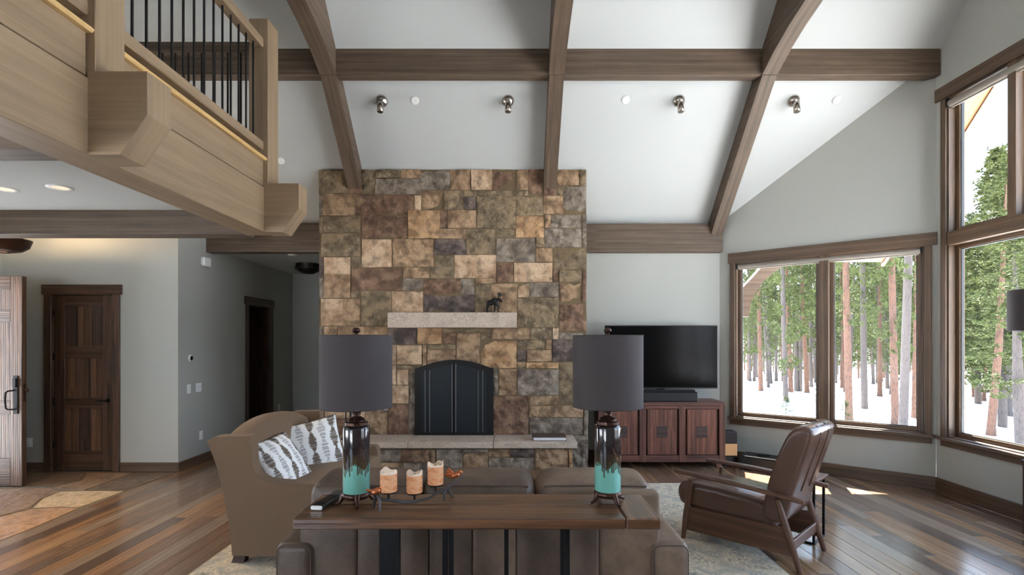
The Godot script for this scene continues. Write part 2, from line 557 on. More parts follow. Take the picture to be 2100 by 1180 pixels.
func light_and_camera():
	var cam := Camera3D.new()
	cam.name = "camera"
	add_child(cam)
	cam.position = Vector3(0, EYE, 0)
	cam.projection = Camera3D.PROJECTION_FRUSTUM
	cam.near = 0.05
	cam.far = 400.0
	cam.size = 0.05 * 1180.0 / F
	cam.frustum_offset = Vector2(0, 0.05 * 110.0 / F)
	cam.current = true
	var we := WorldEnvironment.new()
	we.name = "world_environment"
	var e := Environment.new()
	e.tonemap_mode = Environment.TONE_MAPPER_LINEAR
	e.tonemap_exposure = 5.2
	e.background_mode = Environment.BG_SKY
	var sm := ProceduralSkyMaterial.new()
	sm.sky_top_color = c8(158, 190, 228)
	sm.sky_horizon_color = c8(228, 234, 242)
	sm.sky_curve = 0.2
	sm.sky_energy_multiplier = 1.25
	sm.ground_bottom_color = c8(200, 206, 214)
	sm.ground_horizon_color = c8(216, 226, 238)
	sm.ground_energy_multiplier = 1.0
	var sky := Sky.new()
	sky.sky_material = sm
	e.sky = sky
	e.sdfgi_enabled = true
	e.ssao_enabled = true
	e.ssil_enabled = true
	we.environment = e
	add_child(we)
	var sun := DirectionalLight3D.new()
	sun.name = "sun"
	sun.light_color = c8(255, 246, 230)
	sun.light_energy = 3.2
	sun.light_angular_distance = 0.55
	sun.shadow_enabled = true
	add_child(sun)
	var dir := Vector3(-0.27, -0.86, 0.64).normalized()
	sun.look_at_from_position(Vector3.ZERO, dir, Vector3.UP)

func _ready():
	light_and_camera()
	make_materials()
	shell()
	windows()
	floors()
	beams()
	loft()
	entry()
	fireplace()
	tv_wall()
	seating()
	console()
	recliner()
	window_side()
	ceiling_things()
	outdoors()

func depth_frame(x: float) -> Transform3D:      # local x runs away from the camera, y up, z to the right
	return Transform3D(Basis(Vector3(0, 0, -1), Vector3.UP, Vector3(1, 0, 0)), Vector3(x, 0, 0))
func bay_frame() -> Transform3D:                # along the angled wall from C1 to C2; z points into the room
	var x := Vector3(C2.x - C1.x, 0, C1.y - C2.y).normalized()
	return Transform3D(Basis(x, Vector3.UP, x.cross(Vector3.UP)), V(C1.x, 0, C1.y))
func right_frame() -> Transform3D:
	return Transform3D(Basis(Vector3(0, 0, 1), Vector3.UP, Vector3(-1, 0, 0)), V(C2.x, 0, C2.y))
func rear_frame() -> Transform3D:
	return Transform3D(Basis(Vector3(-1, 0, 0), Vector3.UP, Vector3(0, 0, -1)), Vector3(C2.x, 0, -REAR))
func poly(a: Array) -> PackedVector2Array:
	var p := PackedVector2Array()
	for k in range(0, a.size(), 2):
		p.append(Vector2(a[k], a[k + 1]))
	return p
func roof_y(d: float) -> float:
	return PITCH_Y - d if d > RIDGE else 6.74 - (RIDGE - d) * 0.4378

func shell():
	var b := mb()
	# roof planes
	b.prism(poly([RIDGE, 6.74, 7.02, 3.12, 7.02, 3.42, RIDGE, 7.04]), LEFT - 0.3, 2.6, depth_frame(0))
	b.prism(poly([RIDGE, 6.74, 7.36, 2.78, 7.36, 3.0, RIDGE, 7.04]), 2.6, 5.35, depth_frame(0))
	struct("ceiling", b, M.ceiling, "white sloped ceiling rising from the fireplace wall")
	b = mb()
	b.prism(poly([RIDGE, 6.74, RIDGE, 7.04, -4.6, 3.54, -4.6, 3.238]), LEFT - 0.3, 5.35, depth_frame(0))
	struct("ceiling_001", b, M.ceiling, "opposite slope of the ceiling, behind the viewer")
	# angled wall with the two-light window
	b = mb()
	var xb := bay_frame()
	b.prism(poly([-0.05, 0, 2.26, 0, 2.26, 0.56, -0.05, 0.56]), -0.16, 0, xb)
	b.prism(poly([-0.05, 0.56, 0.2, 0.56, 0.2, 2.66, -0.05, 2.66]), -0.16, 0, xb)
	b.prism(poly([2.16, 0.56, 2.30, 0.56, 2.30, 2.66, 2.16, 2.66]), -0.16, 0, xb)
	b.prism(poly([-0.05, 2.66, 2.30, 2.66, 2.30, 4.75, -0.05, 3.25]), -0.16, 0, xb)
	struct("wall_bay", b, M.wall, "grey angled wall holding the wide two-light window")
	# right wall
	b = mb()
	var xr := right_frame()
	b.prism(poly([0, 0, 9.5, 0, 9.5, 0.56, 0, 0.56]), -0.16, 0, xr)
	b.prism(poly([0, 0.56, 0.14, 0.56, 0.14, 4.17, 0, 4.17]), -0.16, 0, xr)
	b.prism(poly([3.3, 0.56, 3.7, 0.56, 3.7, 4.17, 3.3, 4.17]), -0.16, 0, xr)
	b.prism(poly([6.6, 0.56, 9.5, 0.56, 9.5, 3.56, 6.6, 4.17]), -0.16, 0, xr)
	b.prism(poly([0, 4.17, 6.6, 4.17, 6.6, 4.83, 2.1, 6.8, 0, 4.7]), -0.16, 0, xr)
	b.prism(poly([6.6, 4.17, 9.5, 3.5, 9.5, 3.56, 6.6, 4.83]), -0.16, 0, xr)
	struct("wall_right", b, M.wall, "grey right-hand wall under and around the tall window")
	# wall behind the viewer with three garden windows
	b = mb()
	var xz := rear_frame()
	var wide := C2.x - LEFT
	b.prism(poly([0, 0, wide, 0, wide, 0.12, 0, 0.12]), -0.16, 0, xz)
	b.prism(poly([0, 3.2, wide, 3.2, wide, 3.5, 0, 3.5]), -0.16, 0, xz)
	for e in [[0.0, 7.15], [10.2, wide]]:
		b.prism(poly([e[0], 0.12, e[1], 0.12, e[1], 3.2, e[0], 3.2]), -0.16, 0, xz)
	struct("wall_rear", b, M.wall, "grey wall behind the viewer with garden windows")
	# left wall with the open entrance
	b = mb()
	var xl := depth_frame(LEFT)
	b.prism(poly([REAR, 0, 4.66, 0, 4.66, 0.5, REAR, 0.5]), -0.2, 0, xl)
	b.prism(poly([REAR, 0.5, -1.8, 0.5, -1.8, 2.33, REAR, 2.33]), -0.2, 0, xl)
	b.prism(poly([1.5, 0.5, 4.66, 0.5, 4.66, 2.33, 1.5, 2.33]), -0.2, 0, xl)
	b.prism(poly([5.62, 0, 6.45, 0, 6.45, 2.33, 5.62, 2.33]), -0.2, 0, xl)
	b.prism(poly([REAR, 2.33, 6.45, 2.33, 6.45, 3.75, RIDGE, 6.8, REAR, 3.56]), -0.2, 0, xl)
	struct("wall_left", b, M.wall, "grey left wall with the front doorway")
	# entry wall with the closet door
	b = mb()
	b.bx(LEFT, -5.65, 0, 2.19, ENTRY, 6.42)
	b.bx(-4.86, HALL, 0, 2.19, ENTRY, 6.42)
	b.bx(LEFT, HALL, 2.19, 3.9, ENTRY, 6.42)
	b.bx(LEFT - 0.2, HALL - 0.1, 0, 3.6, 6.43, 6.5)
	struct("wall_entry", b, M.wall, "beige-grey wall of the entry around the dark panelled door")
	# hall
	b = mb()
	var xh := depth_frame(HALL)
	b.prism(poly([6.42, 0, 7.92, 0, 7.92, 2.19, 6.42, 2.19]), -0.16, 0, xh)
	b.prism(poly([8.66, 0, 9.7, 0, 9.7, 2.19, 8.66, 2.19]), -0.16, 0, xh)
	b.prism(poly([6.42, 2.19, 9.7, 2.19, 9.7, 2.95, 7.0, 2.95, 7.0, 3.2, 6.42, 3.75]), -0.16, 0, xh)
	struct("wall_hall", b, M.wall, "grey side wall of the hallway with switches and thermostat")
	b = mb()
	b.bx(HALL - 0.2, -2.2, 0, 2.95, 9.54, 9.7)
	struct("wall_hall_end", b, M.wall, "grey wall closing the far end of the hallway")
	b = mb()
	b.bx(-2.40, -2.25, 0, 2.95, 6.6, 9.6)
	struct("wall_hall_side", b, M.wall, "grey hallway wall behind the stone chimney")
	b = mb()
	b.bx(HALL - 0.2, -2.2, 2.85, 2.97, 6.98, 9.7)
	struct("ceiling_hall", b, M.ceiling, "flat hallway ceiling")
	b = mb()
	b.bx(HALL - 0.2, -2.3, 2.85, 3.3, 6.94, 7.05)
	struct("wall_hall_head", b, M.wall, "strip of wall above the hallway opening")
	b = mb()
	b.bx(-5.5, -5.4, 0, 2.6, 7.3, 9.3)
	b.bx(-5.5, -4.2, 0, 2.6, 7.3, 7.4)
	b.bx(-5.5, -4.2, 0, 2.6, 9.2, 9.3)
	b.bx(-5.5, -4.2, 2.5, 2.6, 7.3, 9.3)
	struct("wall_closet", b, M.wall, "unlit room behind the open hallway door")
	# back wall beside the chimney
	b = mb()
	b.bx(0.7, 3.0, 0, 3.25, BACK, 7.1)
	struct("wall_back", b, M.wall, "pale back wall behind the television")
	# soffit boards of the eaves outside the windows
	b = mb()
	var plan := poly([2.7, 7.06, 2.7, 7.36, 5.35, 7.36, 5.35, RIDGE, 4.73, RIDGE, 4.73, 5.6, 2.95, 7.06])
	var ix := Geometry2D.triangulate_polygon(plan)
	b.group(-1)
	for k in range(0, ix.size(), 3):
		var t := []
		for j in 3:
			var q := plan[ix[k + j]]
			t.append(q)
		if (t[1] - t[0]).cross(t[2] - t[0]) < 0.0:
			t.reverse()
		var lo := []
		for q in t:
			lo.append(V(q.x, PITCH_Y - q.y - 0.03, q.y))
		b.tri(lo[0], lo[2], lo[1], Vector2(t[0].y, t[0].x), Vector2(t[2].y, t[2].x), Vector2(t[1].y, t[1].x))
		b.tri(lo[0] + Vector3.UP * 0.025, lo[1] + Vector3.UP * 0.025, lo[2] + Vector3.UP * 0.025, Vector2(t[0].y, t[0].x), Vector2(t[1].y, t[1].x), Vector2(t[2].y, t[2].x))
	struct("trim_1", b, M.soffit, "orange-brown boarded soffit of the eaves outside")
	b = mb()
	b.bx(2.6, 5.4, 2.745, 3.02, 7.36, 7.40, 0.005, 0)
	b.prism(poly([RIDGE, 6.68, 7.4, 2.68, 7.4, 3.0, RIDGE, 7.0]), 5.33, 5.38, depth_frame(0), false, Vector2.ZERO)
	struct("trim_2", b, M.trim, "brown fascia board along the eaves outside")
	# baseboards
	b = mb()
	b.bx(LEFT, -5.72, 0, 0.115, 6.252, ENTRY, 0.004)
	b.bx(-4.79, HALL, 0, 0.115, 6.252, ENTRY, 0.004)
	struct("baseboard_entry", b, M.base)
	b = mb()
	b.bx(HALL, HALL + 0.018, 0, 0.115, 6.252, 7.85, 0.004, 2)
	b.bx(HALL, HALL + 0.018, 0, 0.115, 8.73, 9.54, 0.004, 2)
	struct("baseboard_hall", b, M.base)
	b = mb()
	b.bx(0.93, 2.83, 0, 0.128, BACK - 0.018, BACK, 0.004)
	struct("baseboard_back", b, M.base)
	b = mb()
	b.box(Vector3(1.13, 0.07, 0.009), Vector3(2.26, 0.14, 0.018), 0.004, 0, xb)
	struct("baseboard_bay", b, M.base)
	b = mb()
	b.box(Vector3(4.75, 0.07, 0.009), Vector3(9.5, 0.14, 0.018), 0.004, 0, xr)
	struct("baseboard_right", b, M.base)

func rect(b: MB, xf: Transform3D, u0: float, u1: float, y0: float, y1: float, z0: float, z1: float, bev := 0.003):
	var s := Vector3(u1 - u0, y1 - y0, z1 - z0)
	b.box(Vector3((u0 + u1) / 2, (y0 + y1) / 2, (z0 + z1) / 2), s, bev, 0 if s.x > s.y else 1, xf)
func make_window(called: String, label: String, xf: Transform3D, u0: float, u1: float, y0: float, y1: float, lites: Array, bars: Array, ext_l := 0.085, ext_r := 0.085) -> Node3D:
	var w := Node3D.new()
	w.name = called
	add_child(w)
	w.set_meta("kind", "structure")
	w.set_meta("label", label)
	var b: MB
	for e in [[u0 - 0.065, u0], [u1, u1 + 0.065]]:
		b = mb()
		rect(b, xf, e[0], e[1], y0, y1, 0, 0.022)
		obj("side_casing", b, M.trim, w)
	b = mb()
	rect(b, xf, u0 - ext_l, u1 + ext_r, y1, y1 + 0.135, 0, 0.03)
	obj("head_casing", b, M.trim, w)
	b = mb()
	rect(b, xf, u0 - ext_l, u1 + ext_r, y0 - 0.03, y0, -0.1, 0.055)
	obj("sill", b, M.trim, w)
	b = mb()
	rect(b, xf, u0 - 0.065, u1 + 0.065, y0 - 0.095, y0 - 0.03, 0, 0.022)
	obj("apron", b, M.trim, w)
	for e in [[u0, u0 + 0.018, y0, y1], [u1 - 0.018, u1, y0, y1], [u0, u1, y1 - 0.018, y1], [u0, u1, y0, y0 + 0.012]]:
		b = mb()
		rect(b, xf, e[0], e[1], e[2], e[3], -0.16, 0.0, 0.001)
		obj("jamb", b, M.trim, w)
	for e in bars:
		b = mb()
		rect(b, xf, e[0], e[1], e[2], e[3], -0.14, 0.012)
		obj("mullion", b, M.sash, w)
	for e in lites:
		b = mb()
		var t := 0.042
		rect(b, xf, e[0], e[0] + t, e[2], e[3], -0.13, -0.075)
		rect(b, xf, e[1] - t, e[1], e[2], e[3], -0.13, -0.075)
		rect(b, xf, e[0] + t, e[1] - t, e[2], e[2] + t, -0.13, -0.075)
		rect(b, xf, e[0] + t, e[1] - t, e[3] - t, e[3], -0.13, -0.075)
		var s := obj("sash", b, M.sash, w)
		b = mb()
		rect(b, xf, e[0] + t - 0.004, e[1] - t + 0.004, e[2] + t - 0.004, e[3] - t + 0.004, -0.104, -0.1, 0)
		obj("pane", b, M.glass, s)
		b = mb()
		for f in [[e[0] + t, e[0] + t + 0.008, e[2] + t, e[3] - t], [e[1] - t - 0.008, e[1] - t, e[2] + t, e[3] - t], [e[0] + t, e[1] - t, e[2] + t, e[2] + t + 0.008], [e[0] + t, e[1] - t, e[3] - t - 0.008, e[3] - t]]:
			rect(b, xf, f[0], f[1], f[2], f[3], -0.112, -0.088, 0)
		obj("glazing_bead", b, M.gasket, s)
	return w
func blind(label: String, xf: Transform3D, u0: float, u1: float, y: float, r: float):
	var o := thing("roller_blind", label, "blind")
	var b := mb()
	b.tube([xf * Vector3(u0 + 0.02, y, -0.01), xf * Vector3(u1 - 0.02, y, -0.01)], [r, r], 16)
	obj("roll", b, M.blind, o)
	b = mb()
	rect(b, xf, u0 + 0.03, u1 - 0.03, y - r - 0.012, y - r * 0.6, -0.018, -0.002)
	obj("hem_bar", b, M.blind, o)
	for u in [u0 + 0.008, u1 - 0.008]:
		b = mb()
		rect(b, xf, u - 0.008, u + 0.008, y - r * 1.05, y + r + 0.012, -0.01 - r, -0.01 + r)
		obj("bracket", b, M.iron, o)
func windows():
	var xb := bay_frame()
	var w := make_window("window_1", "brown-framed window of two lights in the angled wall, pine trunks outside", xb, 0.2, 2.16, 0.59, 2.635,
		[[0.22, 1.17, 0.605, 2.615], [1.27, 2.14, 0.605, 2.615]], [[1.17, 1.27, 0.59, 2.635]], 0.085, 0.11)
	blind("rolled-up grey roller blind under the head of the two-light window", xb, 0.215, 2.145, 2.585, 0.028)
	var xr := right_frame()
	w = make_window("window_2", "tall brown-framed window with a transom, a tree top and sky outside", xr, 0.14, 3.3, 0.59, 4.15,
		[[0.16, 1.72, 0.605, 2.6], [1.8, 3.28, 0.605, 2.6], [0.16, 0.80, 2.735, 4.13], [0.88, 1.72, 2.735, 4.13], [1.8, 3.28, 2.735, 4.13]],
		[[0.15, 3.29, 2.6, 2.735], [1.72, 1.8, 0.59, 2.6], [1.72, 1.8, 2.735, 4.15], [0.80, 0.88, 2.735, 4.15]], 0.13, 0.085)
	blind("rolled-up grey roller blind under the head of the tall window", xr, 0.155, 3.28, 4.075, 0.04)
	make_window("window_3", "window further along the right wall", xr, 3.7, 6.6, 0.59, 4.15, [[3.72, 5.1, 0.605, 2.6], [5.2, 6.58, 0.605, 2.6], [3.72, 5.1, 2.735, 4.13], [5.2, 6.58, 2.735, 4.13]], [[5.1, 5.2, 0.59, 4.15], [3.71, 6.59, 2.6, 2.735]])
	var xz := rear_frame()
	var n := 4
	for e in [[7.15, 10.2]]:
		var m: float = (e[0] + e[1]) / 2
		make_window("window_%d" % n, "garden window in the wall behind the viewer", xz, e[0], e[1], 0.2, 3.2, [[e[0] + 0.02, m - 0.04, 0.215, 3.18], [m + 0.04, e[1] - 0.02, 0.215, 3.18]], [[m - 0.04, m + 0.04, 0.2, 3.2]])
		n += 1
	make_window("window_%d" % n, "window in the left wall under the loft", depth_frame(LEFT), -1.8, 1.5, 0.53, 2.33, [[-1.78, -0.19, 0.545, 2.31], [-0.11, 1.48, 0.545, 2.31]], [[-0.19, -0.11, 0.53, 2.33]])

func floor_pt(px: float, py: float) -> Vector2:
	var d := EYE * F / (py - 700.0)
	return Vector2((px - 1050.0) * d / F, d)
func floors():
	var b := mb()
	b.bx(LEFT - 0.2, 4.7, -0.2, -0.014, REAR - 0.2, 5.6)
	b.bx(LEFT - 0.2, 2.9, -0.2, -0.014, 5.6, 9.7)
	b.prism(poly([2.9, 5.6, 4.45, 5.6, 2.9, 6.9]), -0.2, -0.014, Transform3D(Basis(Vector3(1, 0, 0), Vector3(0, 0, -1), Vector3.UP), Vector3.ZERO))
	var fl := struct("floor", b, M.subfloor, "reclaimed plank floor in mixed browns with slate at the entry")
	rng.seed = 11
	var x := HALL
	var w := 0.0
	var rest := mb()
	while x < C2.x - 0.02:
		w = [0.11, 0.145, 0.165, 0.13][rng.randi_range(0, 3)]
		w = minf(w, C2.x - x)
		var mid := x + w / 2
		var last := 9.54 if mid < -2.4 else (6.42 if mid < 0.93 else BACK)
		if mid > C1.x:
			last = minf(last, BACK - (mid - C1.x) * (C1.y - C2.y) / (C2.x - C1.x) + 0.05)
		rest.bx(x, x + w - 0.002, -0.014, 0.0, REAR, 3.0, 0, 2, Vector2(rng.randf() * 3, rng.randf() * 3))
		var d := 3.002 - rng.randf() * 1.6
		while d < last - 0.01:
			var l := rng.randf_range(1.2, 2.6)
			var e := minf(d + l, last)
			if last - e < 0.4:
				e = last
			var s := maxf(d, 3.002)
			if e > s + 0.02:
				b = mb()
				b.bx(x, x + w - 0.0025, -0.014, 0.0, s, e - 0.002, 0.0015, 2, Vector2(rng.randf() * 3, rng.randf() * 3))
				obj("plank", b, M.planks[rng.randi_range(0, M.planks.size() - 1)], fl)
			d = e
		x += w
	var r := obj("plank_rows", rest, M.planks[1], fl)
	r.set_meta("kind", "stuff")
	var flat := Transform3D(Basis(Vector3(1, 0, 0), Vector3(0, 0, -1), Vector3.UP), Vector3.ZERO)
	var slabs := [
		[2, [-60, 985, 0, 978, 55, 973, 104, 970, 175, 970.5, 166, 985, 103, 1000, 55, 1000, -60, 1004]],
		[0, [177, 970.5, 276, 970, 226, 987, 173, 1006, 107, 1001, 168, 986]],
		[2, [229, 987, 279, 970, 365, 969, 296, 993, 257, 1007, 176, 1006]],
		[1, [125, 1009, 172, 1007.5, 256, 1008, 165, 1041, 120, 1040, 66, 1043, 88, 1023]],
		[0, [-60, 1005, 0, 1004, 52, 1002, 105, 1002.5, 123, 1010, 84, 1024, 62, 1043, 0, 1059, -60, 1066]],
		[3, [-60, 1068, 0, 1061, 64, 1045, 120, 1042, 163, 1042.5, 82, 1078, 0, 1111, -60, 1138]],
	]
	for s in slabs:
		var p := PackedVector2Array()
		for k in range(0, s[1].size(), 2):
			var q := floor_pt(s[1][k], s[1][k + 1])
			p.append(Vector2(minf(q.x, HALL - 0.004), minf(q.y, 6.26)))
		for q in Geometry2D.offset_polygon(p, -0.006):
			b = mb()
			b.prism(q, -0.014, 0.002, flat, false, Vector2(rng.randf() * 2, rng.randf() * 2))
			obj("flagstone", b, M.slate[s[0]], fl)
	b = mb()
	b.bx(LEFT, HALL, -0.014, -0.004, REAR, 6.3)
	obj("slate_bed", b, M.mortar, fl)

func beams():
	var spans := [[-2.037, -1.873, STONE + 0.02, "brown timber rafter ending on the left part of the stone chimney"], [0.395, 0.553, STONE + 0.02, "brown timber rafter ending on the right part of the stone chimney"], [2.657, 2.812, BACK - 0.005, "brown timber rafter ending in the corner beside the wide window"]]
	for s in spans:
		var o := thing("rafter", s[3], "beam", Vector3.ZERO, 0.0, "arched rafters")
		var e: float = s[2]
		var b := mb()
		b.prism(poly([e, PITCH_Y - e, e, 9.86 - e, 5.437, 9.86 - 5.437, 5.437, PITCH_Y - 5.437]), s[0], s[1], depth_frame(0), false, Vector2(rng.randf(), rng.randf()))
		obj("lower_rafter", b, M.beam, o)
		b = mb()
		b.prism(poly([5.432, 4.428, 5.2, 4.535, 4.9, 4.63, 4.62, 4.69, 4.3, 4.74, 3.9, 4.78, RIDGE, 4.8, RIDGE, 6.74, 5.432, PITCH_Y - 5.432]), s[0] - 0.003, s[1] + 0.003, depth_frame(0), false, Vector2(rng.randf(), rng.randf()))
		obj("arched_brace", b, M.beam, o)
	var p := thing("purlin", "long brown purlin crossing the ceiling behind the rafters", "beam")
	for e in [[LEFT, -2.04], [-1.87, 0.392], [0.556, 2.654], [2.815, 4.55]]:
		var b := mb()
		b.bx(e[0], e[1], 4.43, 4.75, 5.434, 5.565, 0.003, 0, Vector2(rng.randf(), rng.randf()))
		obj("segment", b, M.beam, p)
	var b := mb()
	b.bx(0.9, 2.815, 2.79, 3.172, 6.84, BACK, 0.003)
	tag(obj("wall_beam", b, M.beam), "brown beam along the top of the wall above the television", "beam")
	b = mb()
	b.bx(HALL, -2.39, 2.79, 3.172, 6.84, 6.99, 0.003)
	tag(obj(numbered("wall_beam"), b, M.beam), "dark brown beam across the hallway opening", "beam")

func loft():
	var o := thing("loft_balcony", "timber loft balcony with iron balusters and chamfered bracket beams", "balcony")
	var X := -2.2
	var b := mb()
	b.bx(LEFT, -2.43, 2.78, 3.15, REAR, 4.6)
	obj("loft_deck", b, M.ceiling, o)
	b = mb()
	b.bx(-2.43, X, 2.57, 2.968, REAR, 4.7, 0.004, 2)
	obj("edge_beam", b, M.loft, o)
	for e in [[REAR, 2.66], [2.87, 4.57]]:
		b = mb()
		b.bx(-2.40, X - 0.012, 2.98, 3.205, e[0], e[1], 0.004, 2, Vector2(e[0], 0.4))
		obj("fascia_board", b, M.loft, o)
		b = mb()
		b.bx(-2.45, X + 0.025, 3.205, 3.235, e[0], e[1] + (0.02 if e[0] < 0 else 0.0), 0.012, 2)
		obj("floor_nosing", b, M.pale, o)
	for d in [2.655, 4.54]:
		b = mb()
		b.prism(poly([-2.2, 3.0, -1.892, 3.0, -1.892, 2.775, -2.034, 2.568, -2.2, 2.568]), -(d + 0.185), -d)
		obj("bracket_beam", b, M.loft, o)
		b = mb()
		b.bx(LEFT, -2.431, 2.60 if d < 3 else 2.57, 2.79, d + (0.0 if d < 3 else 0.1), d + (0.185 if d < 3 else 0.29), 0.003)
		obj("cross_beam", b, M.beam, o)
		b = mb()
		b.bx(-2.34, -2.17, 2.90 if d < 3 else 3.0, 4.473, d + 0.012, d + 0.215, 0.004, 1)
		obj("newel_post", b, M.loft, o)
	# railing along the edge
	for e in [[REAR, 2.68], [2.86, 4.56]]:
		for r in [[4.214, 4.295], [3.3, 3.377]]:
			b = mb()
			b.bx(-2.30, -2.21, r[0], r[1], e[0], e[1], 0.006, 2, Vector2(0.3, r[0]))
			obj("rail", b, M.loft, o)
	var bal := mb()
	bal.tube([Vector3(0, 3.377, 0), Vector3(0, 4.214, 0)], [0.0085, 0.0085], 7)
	var bm := bal.commit(M.iron)
	var d := 2.92
	while d < 4.5:
		shape("baluster", bm, o, Transform3D(Basis.IDENTITY, Vector3(-2.255, 0, -d)))
		d += 0.1185
	d = 2.6
	while d > 1.2:
		shape("baluster", bm, o, Transform3D(Basis.IDENTITY, Vector3(-2.255, 0, -d)))
		d -= 0.1185
	# railing along the far edge of the loft
	for r in [[4.214, 4.295], [3.3, 3.377]]:
		b = mb()
		b.bx(LEFT, -2.34, r[0], r[1], 4.60, 4.69, 0.006)
		obj("rail", b, M.beam, o)
	var x := -2.46
	while x > LEFT + 0.1:
		shape("baluster", bm, o, Transform3D(Basis.IDENTITY, Vector3(x, 0, -4.645)))
		x -= 0.1185

func panel_door(o: Node3D, w: float, h: float, t: float, panels: Array, stile: float, mats: Array, flip := false):
	# local: x from 0 to w, y from 0 to h, face at z = t; panels are [y0, y1]
	var b: MB
	for x in [[0.0, stile], [w - stile, w]]:
		b = mb()
		b.box(Vector3((x[0] + x[1]) / 2, h / 2, t / 2), Vector3(stile, h, t), 0.002, 1)
		obj("stile", b, mats[0], o)
	var last := 0.0
	var ys := []
	for p in panels:
		ys.append([last, p[0]])
		last = p[1]
	ys.append([last, h])
	for y in ys:
		b = mb()
		b.box(Vector3(w / 2, (y[0] + y[1]) / 2, t / 2), Vector3(w - stile * 2, y[1] - y[0], t), 0.002, 0, Transform3D.IDENTITY, Vector2(0, y[0]))
		obj("door_rail", b, mats[0], o)
	var n := 0
	for p in panels:
		for k in 3:
			var pw := (w - stile * 2) / 3.0
			b = mb()
			b.box(Vector3(stile + pw * (k + 0.5), (p[0] + p[1]) / 2, t / 2), Vector3(pw, p[1] - p[0], t - 0.024), 0.0015, 1, Transform3D.IDENTITY, Vector2(n * 0.7, k * 0.3))
			obj("panel_board", b, mats[1 + (k + n) % (mats.size() - 1)], o)
			n += 1

func wall_plate(label: String, called: String, cat: String, p: Vector3, n: Vector3, w: float, h: float, toggles: int):
	var o := thing(called, label, cat, p)
	o.basis = Basis.looking_at(-n, Vector3.UP)
	var b := mb()
	b.box(Vector3(0, 0, 0.003), Vector3(w, h, 0.006), 0.002)
	obj("cover_plate", b, M.plate, o)
	for k in toggles:
		b = mb()
		b.box(Vector3((k - (toggles - 1) / 2.0) * 0.046, 0, 0.008), Vector3(0.032, 0.066, 0.005), 0.0015)
		obj("rocker" if cat == "switch" else "socket", b, M.white, o)

